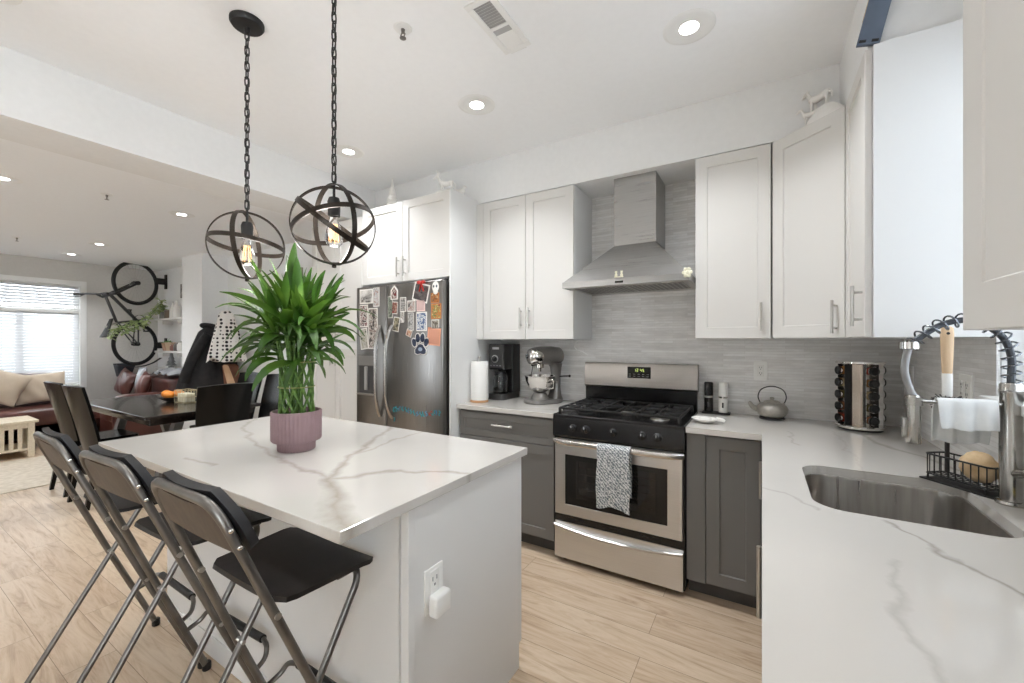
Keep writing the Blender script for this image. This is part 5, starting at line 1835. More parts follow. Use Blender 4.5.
# white cone tree
r = thing('ceramic_tree', 'slim white cone-shaped tree ornament on the cabinet over the refrigerator', 'ornament', (-2.60, 2.40, 2.4455))
MB().lathe([(0, 0), (.05, 0), (.052, .006), (.05, .012), (0, .012)], n=24).build('base', WCER, r)
prof = [(0, .0125), (.062, .0125)]
for k in range(6):
    z0, q = .015 + k * .034, .062 - k * .0098
    prof += [(q, z0), (q * .72, z0 + .030)]
prof += [(.006, .225), (.003, .26), (0, .262)]
MB().lathe(prof, n=24).build('tree_body', WCER, r, sm=20)


def animal(r, x, y, z, s, yaw, name, antlers=False, lie=False):
    """small standing animal ornament"""
    M = Matrix.Translation((x, y, z)) @ Matrix.Rotation(yaw, 4, 'Z') @ Matrix.Scale(s, 4)
    b = MB(M)
    b.tube(spline([(-.50, 0, .62), (-.36, 0, .68), (0, 0, .64), (.34, 0, .70), (.46, 0, .80), (.62, 0, 1.08), (.70, 0, 1.18)], 4), [.08, .13, .17, .19, .185, .18, .17, .165, .17, .18, .19, .2, .2, .19, .18, .16, .13, .115, .10, .095, .09, .09, .09, .09, .09], 10)
    b.tube([(.64, 0, 1.18), (.80, 0, 1.17), (.98, 0, 1.06)], [.10, .085, .05], 10)
    for (lx, ly, kx) in ((-.38, .09, -.05), (-.40, -.09, .05), (.34, .09, .03), (.36, -.09, -.06)):
        b.tube([(lx, ly, .62), (lx + kx, ly, .32), (lx + kx * .4, ly, .0)], [.10, .055, .05], 8)
    b.tube(spline([(-.50, 0, .66), (-.62, 0, .58), (-.64, 0, .34)], 3), [.05, .05, .05, .05, .045, .04, .03], 8)
    for s_ in (-1, 1):
        b.tube([(.64, s_ * .05, 1.24), (.62, s_ * .09, 1.36)], [.035, .008], 6)
        if antlers:
            b.tube([(.66, s_ * .05, 1.26), (.60, s_ * .14, 1.46), (.68, s_ * .22, 1.66)], [.025, .02, .008], 6)
            b.tube([(.61, s_ * .13, 1.44), (.76, s_ * .15, 1.56)], [.018, .006], 6)
    return b.build(name, WCER, r, sm=60)


r = thing('deer_ornament', 'white standing deer ornament at the outer corner of the cabinet over the refrigerator', 'ornament', (-1.99, 2.36, 2.4475))
MB().lathe([(0, 0), (.07, 0), (.072, .006), (.068, .012), (0, .012)], n=24, sx=1.3).build('base', WCER, r)
animal(r, 0, 0, .010, .105, radians(200), 'deer', True)
r = thing('bird_ornament', 'little white bird ornament beside the deer above the tall panel', 'ornament', (-1.90, 2.42, 2.4475))
b = MB().ball((0, 0, .025), (.035, .02, .022), 14, 10).ball((.030, 0, .048), .014, 12, 8).tube([(.042, 0, .048), (.056, 0, .045)], [.005, .001], 6).tube([(-.028, 0, .028), (-.062, 0, .052)], [.012, .006], 8)
b.build('bird', WCER, r, sm=60)
MB().lathe([(0, 0), (.02, 0), (.018, .006), (0, .006)], n=16).build('base', WCER, r)
r = thing('horse_figurine', 'white galloping horses figurine on top of the corner cabinet', 'figurine', (.262, 2.492, 2.4215), radians(-42))
b = MB()
rows = []
for i in range(9):
    q = i / 8
    rows.append([((.100 * q + .0001) * cos(2 * pi * j / 28), (.042 * q + .0001) * sin(2 * pi * j / 28), .085 - .078 * q ** 2 + .012 * sin(j * 1.7) * q * (1 - q)) for j in range(29)])
b.sheet(rows, .006)
b.build('rocky_base', WCER, r, sm=60)
animal(r, -.03, .004, .075, .098, radians(176), 'horse')
animal(r, -.055, -.012, .020, .075, radians(188), 'horse')

# leaning notched board on the end of the wall cabinet
o = thing('notched_board', 'blue-grey board with two dark notches leaning on the wall cabinet end by the ceiling', 'board', (.3225, 1.937, 2.4175))
BB = mottled('blue_grey_paint', srgb(86, 98, 116), srgb(104, 116, 134), 8, .5)
R = Matrix.Rotation(radians(13), 4, 'Y')
MB(R).box(-.033, .033, -.010, .008, .012, .27, .002).build('plank', BB, o, sm=0)
b = MB(R)
for x in (-.018, .018):
    b.box(x - .010, x + .010, -.0112, -.009, .018, .028, .002)
b.build('notch', BLACKM, o, sm=0)
MB(R).box(-.0345, -.0325, -.010, .008, .10, .27).build('wood_edge', mat('raw_wood_edge', srgb(196, 176, 150), .6), o, sm=0)

# ------------------------------------------------------------------ dining set
TX0, TX1, TY0, TY1, TZ = -5.95, -4.20, 1.30, 2.20, .76
r = thing('dining_table', 'dark espresso dining table with trestle legs beyond the island', 'table', ((TX0 + TX1) / 2, (TY0 + TY1) / 2, 0))
W(r).box(TX0, TX1, TY0, TY1, TZ - .030, TZ, .006).build('tabletop', DARKW, r, sm=0)
W(r).box(TX0 + .05, TX1 - .05, TY0 + .05, TY1 - .05, TZ - .085, TZ - .030, .003).build('apron', DARKW, r, sm=0)
GL = mat('grey_table_leg', srgb(120, 118, 116), .4, .3)
for x in (TX0 + .25, TX1 - .25):
    for (ya, yb) in ((TY0 + .14, TY0 + .32), (TY1 - .14, TY1 - .32)):
        W(r).tube([(x, yb, TZ - .085), (x, ya, .02)], 1, 4, flat=(.055, .045), up=(1, 0, 0)).build('leg', GL, r, sm=0)
    W(r).box(x - .035, x + .035, TY0 + .08, TY1 - .08, 0, .04, .004).build('foot_rail', DARKW, r, sm=0)
W(r).box(TX0 + .26, TX1 - .26, 1.72, 1.78, .20, .26, .003).build('stretcher', DARKW, r, sm=0)


def make_dining_chair(label):
    """low-backed dark chair with one broad curved back panel; front is +y"""
    c = thing('dining_chair', label, 'chair', (0, 0, 0), 0, 'dark dining chairs')
    rows = []
    for i in range(9):
        v = i / 8
        z = lerp(.40, .995, v)
        y = -.20 - .10 * v - .03 * v * v
        w = lerp(.185, .215, v)
        rows.append([(w * (2 * k / 12 - 1), y + .035 * ((2 * k / 12 - 1) ** 2) - .0, z + .012 * (1 - (2 * k / 12 - 1) ** 2) * (v > .9)) for k in range(13)])
    MB().sheet(rows, .022).build('backrest', LACQ, c, sm=40)
    b = MB()
    b.prism([(-.20, -.215), (.20, -.215), (.225, .22), (.20, .235), (-.20, .235), (-.225, .22)], .43, .465)
    b.build('seat', LACQ, c, sm=0)
    MB().box(-.185, .185, -.185, .205, .375, .43, .003).build('seat_frame', LACQ, c, sm=0)
    for s in (-1, 1):
        MB().tube([(s * .185, .20, .43), (s * .190, .205, 0)], [.027, .019], 4).build('leg', LACQ, c, sm=0)
        MB().tube([(s * .180, -.195, .44), (s * .185, -.265, 0)], [.027, .019], 4).build('leg', LACQ, c, sm=0)
    return c


ch = make_dining_chair('dark dining chair at the kitchen end of the table, broad back toward the island')
ch.location = (-4.165, 1.745, 0)
ch.rotation_euler = (0, 0, radians(90))
grp = 'dark dining chairs'
dup(ch, 'dark dining chair on the near long side of the table, the one nearer the stools', (-4.86, 1.335, 0), radians(3), grp)
dup(ch, 'dark dining chair on the near long side, farther off, half hidden by its twin', (-5.42, 1.335, 0), radians(2), grp)
dup(ch, 'dark dining chair by the coats on the far table side, touching the table', (-5.02, 2.235, 0), radians(184), grp)
dup(ch, 'dark dining chair closest to the plant on the far table side', (-4.52, 2.235, 0), radians(177), grp)

# fruit and wire basket on the table
OR = mottled('orange_peel', srgb(222, 128, 40), srgb(236, 150, 56), 40, .5, bump=.15)
r = thing('fruit_bowl', 'shallow dark bowl under the oranges on the dining table', 'bowl', (-5.08, 1.80, TZ))
MB().lathe([(0, .0), (.05, 0), (.055, .006), (.10, .03), (.125, .048), (.120, .050), (.09, .034), (.05, .012), (0, .010)], n=32).build('bowl', BLACKM, r, sm=60)
k = 0
for (x, y, z, lab) in ((-.055, -.035, .062, 'orange at the window side of the shallow bowl'), (.040, -.045, .060, 'orange at the front of the shallow bowl'), (.055, .035, .062, 'orange beside the wire basket in the shallow bowl'), (-.03, .05, .063, 'orange at the back of the shallow bowl')):
    o = thing('orange', lab, 'fruit', (-5.08 + x, 1.80 + y, TZ + z + .012), 0, 'oranges in the bowl')
    MB().ball((0, 0, 0), (.043, .043, .040), 18, 12).build('peel', OR, o)
    MB().ball((0, 0, .039), (.005, .005, .003), 8, 6).build('stem_end', mat('stem_green', srgb(96, 100, 50), .7), o)
r = thing('wire_basket', 'square brass wire basket holding napkins on the dining table', 'basket', (-4.86, 1.83, TZ), radians(4))
BR = mat('brass_wire', srgb(196, 184, 150), .35, .7)
b = MB()
for z in (.006, .06, .125):
    b.tube([(-.09, -.06, z), (.09, -.06, z), (.09, .06, z), (-.09, .06, z)], .003, 6, closed=True)
for k in range(7):
    x = lerp(-.09, .09, k / 6)
    b.tube([(x, -.06, .125), (x, -.06, .006), (x, .06, .006), (x, .06, .125)], .0022, 6)
for k in range(1, 4):
    y = lerp(-.06, .06, k / 4)
    b.tube([(-.09, y, .125), (-.09, y, .006), (.09, y, .006), (.09, y, .125)], .0022, 6)
b.build('wire_frame', BR, r)
MB().box(-.075, .075, -.045, .045, .010, .095, .01, 3).build('napkins', mottled('napkin', srgb(206, 198, 170), srgb(222, 216, 196), 20, .9), r)

# ------------------------------------------------------------------ coats on the pier
def garment(root, name, m, at, ang, top, bot, depth, fold, hem=0.0, seed=0, nrow=18, ncol=40, ex=1.0):
    """hanging cloth: closed folded tube from top=(offset, half width, z) to bot, its width along angle ang"""
    b = W(root)
    b.M = b.M @ Matrix.Translation((at[0], at[1], 0)) @ Matrix.Rotation(radians(ang), 4, 'Z')
    vs = []
    n = ncol
    for i in range(nrow + 1):
        v = i / nrow
        g = v ** ex
        cx, hw, z = lerp(top[0], bot[0], g), lerp(top[1], bot[1], g), lerp(top[2], bot[2], v)
        dp = depth * lerp(.45, 1, min(1, v * 2.5))
        if i == 0:
            hw, dp = hw * .6, dp * .6
        for k in range(n):
            a = 2 * pi * k / n
            f = 1 + fold * min(1, v * 3) * sin(a * 7 + seed + v * 2.2) * (.6 + .4 * sin(a * 3 + seed))
            zz = z + (hem * sin(a * 5 + seed) if i >= nrow - 1 else 0)
            vs.append((cx + hw * cos(a) * f, dp * sin(a) * f, zz))
    fs = [(i * n + j, i * n + (j + 1) % n, (i + 1) * n + (j + 1) % n, (i + 1) * n + j) for i in range(nrow) for j in range(n)]
    fs += [tuple(range(n - 1, -1, -1)), tuple(nrow * n + j for j in range(n))]
    return b.add(vs, fs).build(name, m, root, sm=70)


BLKC = mottled('black_cloth', srgb(26, 25, 26), srgb(40, 38, 39), 14, .85, bump=.15)
hook_x = -6.5
r = thing('coat_rack', 'small wall rack with dark hooks on the side of the pier, hidden by coats', 'coat rack', (-6.49, 2.78, 1.50))
W(r).box(-6.4995, -6.480, 2.655, 2.925, 1.47, 1.53, .004).build('board', DARKW, r, sm=0)
for y in (2.70, 2.79, 2.88):
    W(r).tube(spline([(-6.482, y, 1.50), (-6.44, y, 1.485), (-6.415, y, 1.50), (-6.41, y, 1.525)], 5), .006, 8).build('hook', BLACKM, r)
r = thing('coat', 'long black coat hanging on the pier, spreading wide over the sofa arm', 'coat', (-6.25, 2.62, 1.5))
garment(r, 'coat_body', BLKC, (-6.25, 2.60), 40, (.02, .11, 1.55), (-.13, .33, .50), .10, .15, .03, 1.0, ex=.85)
W(r).tube(spline([(-6.14, 2.545, 1.46), (-6.20, 2.475, 1.30), (-6.30, 2.41, 1.06), (-6.36, 2.37, .84)], 5), [.050 + .0012 * k for k in range(16)], 12).build('sleeve', BLKC, r)
W(r).tube([(-6.25 + .075 * cos(2 * pi * k / 20) * cos(.7), 2.60 + .075 * cos(2 * pi * k / 20) * sin(.7) + .04 * sin(2 * pi * k / 20), 1.565 - .02 * sin(2 * pi * k / 20)) for k in range(20)], .024, 8, closed=True).build('collar', BLKC, r)
r = thing('jacket', 'dark grey jacket hanging behind the spotted garment on the pier', 'coat', (-6.22, 2.83, 1.5))
garment(r, 'jacket_body', mottled('charcoal_cloth', srgb(44, 40, 40), srgb(62, 57, 55), 12, .85, bump=.15), (-6.20, 2.84), 75, (0, .05, 1.50), (.0, .08, .92), .09, .08, .02, 2.4)
DOT = mat('dotted_cloth', srgb(232, 228, 222), .85)
t = NT(DOT)
tc = t.coords((21, 21, 21), 'Object')
vo = t.n('ShaderNodeTexVoronoi', feature='F1')
vo.inputs['Scale'].default_value = 1.0
vo.inputs['Randomness'].default_value = .2
t.l(tc, vo.inputs['Vector'])
t.color(t.ramp(vo.outputs['Distance'], [(.0, srgb(34, 30, 32)), (.34, srgb(34, 30, 32)), (.40, srgb(234, 230, 224))]))
r = thing('spotted_garment', 'cream garment with dark spots hanging over the coats on the pier', 'garment', (-5.98, 2.60, 1.4))
garment(r, 'spotted_cloth', DOT, (-5.98, 2.61), 66, (.07, .07, 1.76), (.075, .215, 1.125), .075, .10, .03, .5)
r = thing('scarf', 'brown and tan scarf hanging below the spotted garment', 'scarf', (-5.98, 2.63, 1.0))
garment(r, 'scarf_fold', mottled('scarf_brown', srgb(96, 62, 48), srgb(128, 84, 64), 9, .9), (-6.045, 2.675), 66, (.08, .09, 1.065), (.10, .08, .76), .05, .10, .01, 1.2)
garment(r, 'scarf_tail', mottled('scarf_tan', srgb(196, 156, 120), srgb(214, 178, 144), 9, .9), (-5.985, 2.645), 66, (.03, .03, 1.06), (.11, .045, .76), .014, .12, .01, 3.0)

# ------------------------------------------------------------------ living room
def cushion(b, x0, x1, y0, y1, z0, z1, puff=.06, n=8):
    """soft block with rounded, slightly bulging faces"""
    cx, cy, cz = (x0 + x1) / 2, (y0 + y1) / 2, (z0 + z1) / 2
    hx_, hy_, hz_ = (x1 - x0) / 2, (y1 - y0) / 2, (z1 - z0) / 2
    vs, fs = [], []
    m, k = 12, 24
    for i in range(m + 1):
        th = pi * i / m
        for j in range(k):
            a = 2 * pi * j / k
            sx_, sy_, sz_ = sin(th) * cos(a), sin(th) * sin(a), cos(th)
            e = .32
            q = lambda t_: math.copysign(abs(t_) ** e, t_)
            vs.append((cx + hx_ * q(sx_), cy + hy_ * q(sy_), cz + hz_ * q(sz_)))
    for i in range(m):
        for j in range(k):
            fs.append((i * k + j, (i + 1) * k + j, (i + 1) * k + (j + 1) % k, i * k + (j + 1) % k))
    return b.add(vs, fs)


LEATHB = mottled('taupe_leather', srgb(84, 72, 70), srgb(108, 94, 90), 3, .32, bump=.1)
r = thing('leather_sofa', 'brown leather corner sofa along the window and back wall', 'sofa', (-8.0, 1.6, 0))
W(r).box(-8.82, -8.0, -.75, 2.83, .06, .30, .03).box(-8.0, -7.16, 1.98, 2.83, .06, .30, .03).build('base', LEATHER, r)
for (y0, y1) in ((-.72, .10), (.11, .93), (.94, 1.76)):
    cushion(W(r), -8.62, -7.93, y0, y1, .27, .50).build('seat_cushion', LEATHER, r, sm=70)
    cushion(W(r), -8.86, -8.52, y0, y1, .42, .93).build('back_cushion', LEATHB, r, sm=70)
for (x0, x1) in ((-8.60, -7.90), (-7.89, -7.17)):
    cushion(W(r), x0, min(x1, -7.37), 1.93, 2.62, .27, .50).build('seat_cushion', LEATHER, r, sm=70)
    cushion(W(r), x0, x1, 2.50, 2.85, .42, .84).build('back_cushion', LEATHER, r, sm=70)
cushion(W(r), -7.36, -7.14, 1.93, 2.49, .08, .66).build('armrest', LEATHER, r, sm=70)
for (x, y) in ((-8.75, -.68), (-8.06, -.68), (-8.75, 2.75), (-7.22, 2.03), (-8.05, 1.2)):
    W(r).cyl((x, y, 0), (x, y, .07), .025, .03, 12).build('foot', DARKW, r)
LIN = fabric('linen_pillow', srgb(196, 180, 160), .3, 220)


def pillow(label, at, w, h, d, m, rx, ry, rz, name='throw_pillow', cat='pillow'):
    M = Matrix.Translation(at) @ Matrix.Rotation(radians(rz), 4, 'Z') @ Matrix.Rotation(radians(rx), 4, 'X') @ Matrix.Rotation(radians(ry), 4, 'Y')
    n = 16
    tp, bt = [], []
    for i in range(n + 1):
        for j in range(n + 1):
            u, v = 2 * i / n - 1, 2 * j / n - 1
            th = d * ((1 - u * u) * (1 - v * v)) ** .5
            pin = 1 - .07 * (u * u * v * v) * 0 - .05 * (1 - abs(u * v))
            px, pz = u * w * (1 - .06 * (1 - v * v)), v * h * (1 - .06 * (1 - u * u))
            wr = .006 * sin(9 * u + 5 * v)
            tp.append((px, -th - wr * (th > .01), pz))
            bt.append((px, th, pz))
    k = n + 1
    fs = []
    N_ = k * k
    for i in range(n):
        for j in range(n):
            a, b_, c_, e_ = i * k + j, i * k + j + 1, (i + 1) * k + j + 1, (i + 1) * k + j
            fs += [(a, e_, c_, b_), (N_ + a, N_ + b_, N_ + c_, N_ + e_)]
    o = MB(M).add(tp + bt, fs).build(name, m, sm=70)
    return tag(o, label, cat)


pillow('plump beige linen pillow lying against the sofa back under the window, the front one', (-8.29, 1.10, .805), .25, .21, .085, LIN, -14, 24, 80)
pillow('beige linen pillow behind the first one on the window-side sofa', (-8.38, 1.50, .735), .24, .20, .075, LIN, -12, -4, 86)
pillow('red-brown leather pillow leaning at the corner of the sofa by the bicycle', (-8.24, 2.33, .74), .22, .19, .075, LEATHER, -14, 14, 6)
pillow('red-brown leather pillow beside the satin throw, toward the coats', (-7.585, 2.34, .735), .15, .19, .07, LEATHER, -14, 12, -4)
SAT = mottled('satin_silver', srgb(150, 152, 158), srgb(196, 198, 203), 5, .25, .3)
pillow('shiny silver satin pillow between the two red-brown leather pillows', (-7.86, 2.40, .76), .10, .23, .06, SAT, -6, 0, 4)
o = MB()
rows = []
for i in range(13):
    v = i / 12
    rows.append([(lerp(-7.80, -7.22, u_ / 12), lerp(2.50, 2.82, v), .868 + .05 * sin(v * 3.1) + .022 * sin(u_ * 1.3 + v * 4) + .035 * sin(u_ / 12 * 3.1)) for u_ in range(13)])
o.sheet(rows, .012)
o = o.build('satin_throw', SAT, sm=70)
tag(o, 'crumpled silver satin throw lying on top of the back-wall sofa cushions', 'throw')

# coffee table
CRM = mottled('cream_wood', srgb(206, 192, 168), srgb(222, 210, 188), 5, .55, stretch=(1, 12, 12))
r = thing('coffee_table', 'cream wooden coffee table with slatted sides in front of the sofa', 'coffee table', (-7.62, .72, 0))
cx0, cx1, cy0, cy1 = -7.90, -7.36, .15, 1.30
W(r).box(cx0, cx1, cy0, cy1, .405, .435, .004).build('tabletop', CRM, r, sm=0)
W(r).box(cx0 + .04, cx1 - .04, cy0 + .04, cy1 - .04, .345, .405, .002).build('apron', CRM, r, sm=0)
W(r).box(cx0 + .04, cx1 - .04, cy0 + .04, cy1 - .04, .085, .11, .002).build('shelf', CRM, r, sm=0)
for x in (cx0 + .055, cx1 - .055):
    for y in (cy0 + .055, cy1 - .055):
        W(r).box(x - .027, x + .027, y - .027, y + .027, 0, .405, .003).build('leg', CRM, r, sm=0)
for k in range(14):
    y = lerp(cy0 + .14, cy1 - .14, k / 13)
    W(r).box(cx1 - .062, cx1 - .048, y - .018, y + .018, .11, .345, .002).build('slat', CRM, r, sm=0)
for k in range(5):
    x = lerp(cx0 + .14, cx1 - .14, k / 4)
    W(r).box(x - .018, x + .018, cy1 - .062, cy1 - .048, .11, .345, .002).build('slat', CRM, r, sm=0)
# rug under the dining table / sofa
o = MB().box(-7.30, -5.80, .75, 1.85, .0, .008, .003).build('area_rug', mottled('rug_beige', srgb(186, 174, 156), srgb(208, 198, 182), 20, .95, bump=.3))
tag(o, 'pale beige rug on the floor between the dining table and the sofa', 'rug')

# bicycle hung on its front wheel, standing out from the wall
BXp = -8.55
r = thing('bicycle', 'dark bicycle hung vertically by its front wheel on the back wall', 'bicycle', (BXp, 2.94, 1.3), radians(22))
TIRE = mat('tyre_rubber', srgb(34, 34, 35), .7)
FRM = mottled('bike_frame_grey', srgb(60, 60, 62), srgb(76, 76, 78), 6, .35, .3)


def wheel(cy, cz, R_):
    tw = W(r).tube([(BXp, cy + R_ * cos(2 * pi * k / 48), cz + R_ * sin(2 * pi * k / 48)) for k in range(48)], .019, 8, closed=True).build('tyre', TIRE, r)
    W(r).tube([(BXp, cy + (R_ - .028) * cos(2 * pi * k / 48), cz + (R_ - .028) * sin(2 * pi * k / 48)) for k in range(48)], .009, 6, closed=True).build('rim', BLACKM, tw)
    b = W(r)
    for k in range(28):
        a = 2 * pi * k / 28
        a2 = a + (.32 if k % 2 else -.32)
        s_ = .022 if k % 4 < 2 else -.022
        b.tube([(BXp + s_, cy + .022 * cos(a2), cz + .022 * sin(a2)), (BXp, cy + (R_ - .03) * cos(a), cz + (R_ - .03) * sin(a))], .0016, 4)
    b.build('spoke', NICKEL, tw)
    W(r).cyl((BXp - .05, cy, cz), (BXp + .05, cy, cz), .032, .032, 14).build('hub', BLACKM, tw)
    W(r).tube([(BXp - .03, cy + .075 * cos(2 * pi * k / 24), cz + .075 * sin(2 * pi * k / 24)) for k in range(24)], .003, 5, closed=True).build('brake_disc', NICKEL, tw)


Q = lambda y: 2.94 + (y - 2.94) / .815
hF, hR, crn, bars, sc, bb = (Q(2.544), 2.275), (Q(2.540), 1.325), (Q(2.275), 2.075), (Q(2.12), 2.06), (Q(2.323), 1.644), (Q(2.556), 1.690)
wheel(*hF, .325)
wheel(*hR, .320)
V3 = lambda p, dx_=0: (BXp + dx_, p[0], p[1])
b = W(r)
for s_ in (-.055, .055):
    b.tube([V3(hF, s_), V3(crn, s_ * .9)], [.014, .019], 10)
b.tube([V3(crn, -.06), V3(crn, .06)], .02, 10)
b.build('fork', BLACKM, r)
b = W(r)
hd0, hd1 = (Q(2.27), 2.07), (Q(2.165), 2.015)
b.tube([V3(hd0), V3(hd1)], .024, 12)
b.tube([V3((Q(2.20), 2.03)), V3(sc)], .019, 10)
b.tube([V3((Q(2.25), 2.055)), V3(bb)], .022, 10)
b.tube([V3(sc), V3(bb)], .018, 10)
for s_ in (-.05, .05):
    b.tube([V3(bb, s_ * .5), V3(hR, s_)], .010, 8)
    b.tube([V3(sc, s_ * .4), V3(hR, s_)], .009, 8)
b.build('frame', FRM, r)
b = W(r)
b.tube([V3(hd1), V3((Q(2.10), 2.045))], .016, 10)
b.tube(spline([V3((Q(2.06), 2.04), -.24), V3((Q(2.10), 2.05), -.12), V3((Q(2.12), 2.045), 0), V3((Q(2.10), 2.05), .12), V3((Q(2.06), 2.04), .24)], 5), .013, 8)
b.build('handlebar', BLACKM, r)
for s_ in (-1, 1):
    W(r).tube([V3((Q(2.08), 2.045), s_ * .18), V3((Q(2.05), 2.038), s_ * .29)], .018, 10).build('grip', BLACKM, r)
    W(r).tube([V3((Q(2.09), 2.048), s_ * .15), V3((Q(2.05), 2.01), s_ * .18), V3((Q(2.03), 2.00), s_ * .24)], .006, 6).build('brake_lever', BLACKM, r)
W(r).tube([V3(sc), V3((Q(2.20), 1.575))], .014, 10).build('seat_post', NICKEL, r)
b = W(r)
rows = []
for i in range(9):
    v = i / 8
    y, z, w = lerp(Q(2.265), Q(2.20), v), lerp(1.70, 1.43, v), lerp(.018, .075, v ** 1.4)
    rows.append([(BXp + w * cos(2 * pi * k / 12), y + .028 * sin(2 * pi * k / 12) - .02 * v, z + .01 * sin(2 * pi * k / 12)) for k in range(12)])
n = 12
b.add([p for q in rows for p in q], [(i * n + j, i * n + (j + 1) % n, (i + 1) * n + (j + 1) % n, (i + 1) * n + j) for i in range(8) for j in range(n)] + [tuple(range(n - 1, -1, -1)), tuple(8 * n + j for j in range(n))])
b.build('saddle', BLACKM, r, sm=60)
b = W(r).tube([V3((bb[0] + .085 * cos(2 * pi * k / 28), bb[1] + .085 * sin(2 * pi * k / 28)), .05) for k in range(28)], 1, 4, closed=True, flat=(.008, .003), up=(1, 0, 0))
b.cyl(V3(bb, -.06), V3(bb, .07), .02, .02, 12)
b.build('chainring', BLACKM, r)
W(r).tube([V3(bb, .07), V3((bb[0] + .05, bb[1] - .16), .075)], .010, 8).box(BXp + .075, BXp + .16, bb[0] + .03, bb[0] + .09, bb[1] - .175, bb[1] - .155, .004).build('crank', BLACKM, r)
W(r).tube([V3(bb, -.06), V3((bb[0] - .05, bb[1] + .16), -.065)], .010, 8).box(BXp - .15, BXp - .065, bb[0] - .08, bb[0] - .02, bb[1] + .155, bb[1] + .175, .004).build('crank', BLACKM, r)
W(r).tube(spline([V3((Q(2.30), 1.02)), V3((Q(2.52), .965)), V3((Q(2.72), 1.00)), V3((Q(2.86), 1.09))], 6), 1, 8, flat=(.006, .03), up=(0, 0, 1)).build('mudguard', BLACKM, r)
for (z, lab, y0) in ((2.36, 'black wall hook holding the bicycle by its upper wheel', 2.875), (1.30, 'black wall rest touching the lower bicycle wheel', 2.875)):
    o = thing('bike_hook', lab, 'wall hook', (BXp, 2.93, z))
    W(o).box(BXp - .035, BXp + .035, 2.918, 2.9395, z - .12, z + .12, .004).build('wall_plate', BLACKM, o)
    W(o).box(BXp - .03, BXp + .03, 2.80, 2.917, z - .05, z + .05, .004).build('bracket', BLACKM, o)

# wall shelves and what stands on them
SHM = mat('shelf_grey_white', srgb(216, 214, 210), .5)
for (z, lab) in ((1.700, 'upper white wall shelf beside the bicycle, with vases'), (1.185, 'middle white wall shelf beside the bicycle, with small pots'), (.92, 'lowest white shelf above the sofa, with a small tree ornament')):
    o = thing('wall_shelf', lab, 'shelf', (-7.85, 2.84, z))
    W(o).box(-8.42, -7.16, 2.735, WY - .0005, z, z + .030, .002).build('board', SHM, o, sm=0)
    for x in (-8.3, -7.75, -7.3):
        W(o).box(x - .012, x + .012, 2.80, WY - .0005, z - .06, z - .0005, .002).build('bracket', SHM, o, sm=0)
S1, S2, S3 = 1.7305, 1.2155, .9505
LF2 = mottled('pothos_leaf', srgb(120, 146, 78), srgb(196, 206, 150), 30, .5)
LF3 = mottled('succulent_leaf', srgb(84, 120, 62), srgb(116, 150, 84), 30, .5)
r = thing('planter_box', 'grey trough planter at the bicycle end of the upper shelf, vine trailing out', 'planter', (-8.36, 2.85, S1))
W(r).box(-8.43, -8.29, 2.80, 2.91, S1, S1 + .115, .006).build('box', mottled('planter_grey', srgb(128, 126, 120), srgb(160, 157, 150), 18, .7), r)
W(r).box(-8.42, -8.30, 2.81, 2.90, S1 + .1155, S1 + .119).build('soil', mat('soil_dark', srgb(60, 48, 38), .95), r)
vb, lb = W(r), W(r)
rnd = random.Random(3)
for path in ([(-8.360, 2.85, S1 + .12), (-8.285, 2.76, S1 + .20), (-8.150, 2.62, S1 + .08), (-8.130, 2.48, S1 - .05), (-8.090, 2.36, S1 - .09), (-8.030, 2.24, S1 - .16), (-7.990, 2.14, S1 - .22), (-7.950, 2.08, S1 - .34)],
             [(-8.340, 2.86, S1 + .12), (-8.340, 2.80, S1 + .26), (-8.295, 2.76, S1 + .30)], [(-8.380, 2.84, S1 + .12), (-8.380, 2.80, S1 + .18), (-8.334, 2.77, S1 + .16)],
             [(-8.360, 2.84, S1 + .12), (-8.213, 2.70, S1 + .12), (-8.110, 2.56, S1 - .03), (-8.090, 2.46, S1 - .11), (-8.050, 2.34, S1 - .20), (-8.010, 2.24, S1 - .25)]):
    pts = spline(path, 8)
    vb.tube(pts, .004, 5)
    for k, p in enumerate(pts):
        for q in range(2 if len(path) > 4 else 1):
            a = rnd.uniform(0, 2 * pi)
            leaf(lb, p, Vector((cos(a), sin(a) * .8, rnd.uniform(-.4, .5))), rnd.uniform(.06, .11), rnd.uniform(.020, .032), 1.0, rnd.uniform(-1, 1), 4)
vb.build('vine_stem', LF3, r)
lb.build('leaves', LF2, r, sm=60, recalc=False)
for (x, w_, h_, lab, c_) in ((-8.14, .042, .125, 'small brown wooden box on the upper shelf next to the trough planter', srgb(122, 108, 94)),):
    r = thing('wooden_box', lab, 'box', (x, 2.84, S1))
    W(r).box(x - w_, x + w_, 2.78, 2.90, S1, S1 + h_, .004).build('box_body', mottled('box_brown', c_, tuple(k * 1.25 for k in c_), 12, .7), r)
    W(r).box(x - w_ - .004, x + w_ + .004, 2.776, 2.904, S1 + h_, S1 + h_ + .012, .003).build('box_lid', mat('box_lid_grey', srgb(150, 142, 132), .7), r)
for (x, h_, q, lab) in ((-8.03, .26, .042, 'slim white bottle vase on the upper shelf, the bicycle-side one of two'), (-7.89, .28, .055, 'taller white bottle vase on the upper shelf close to the pier')):
    r = thing('white_vase', lab, 'vase', (x, 2.84, S1))
    MB().lathe([(0, 0), (q, 0), (q * 1.02, .01), (q, h_ * .55), (q * .75, h_ * .7), (q * .34, h_ * .8), (q * .32, h_ * .97), (q * .4, h_), (q * .26, h_), (q * .24, h_ * .8), (0, h_ * .75)], n=24).build('vase_body', PORC, r, sm=60)
r = thing('wall_picture', 'dark framed picture standing on the wall above the white vases', 'picture', (-7.86, WY, 2.12))
W(r).box(-7.97, -7.72, 2.918, WY - .0005, 2.06, 2.28, .003).build('frame', mat('picture_frame_grey', srgb(90, 86, 82), .5), r)
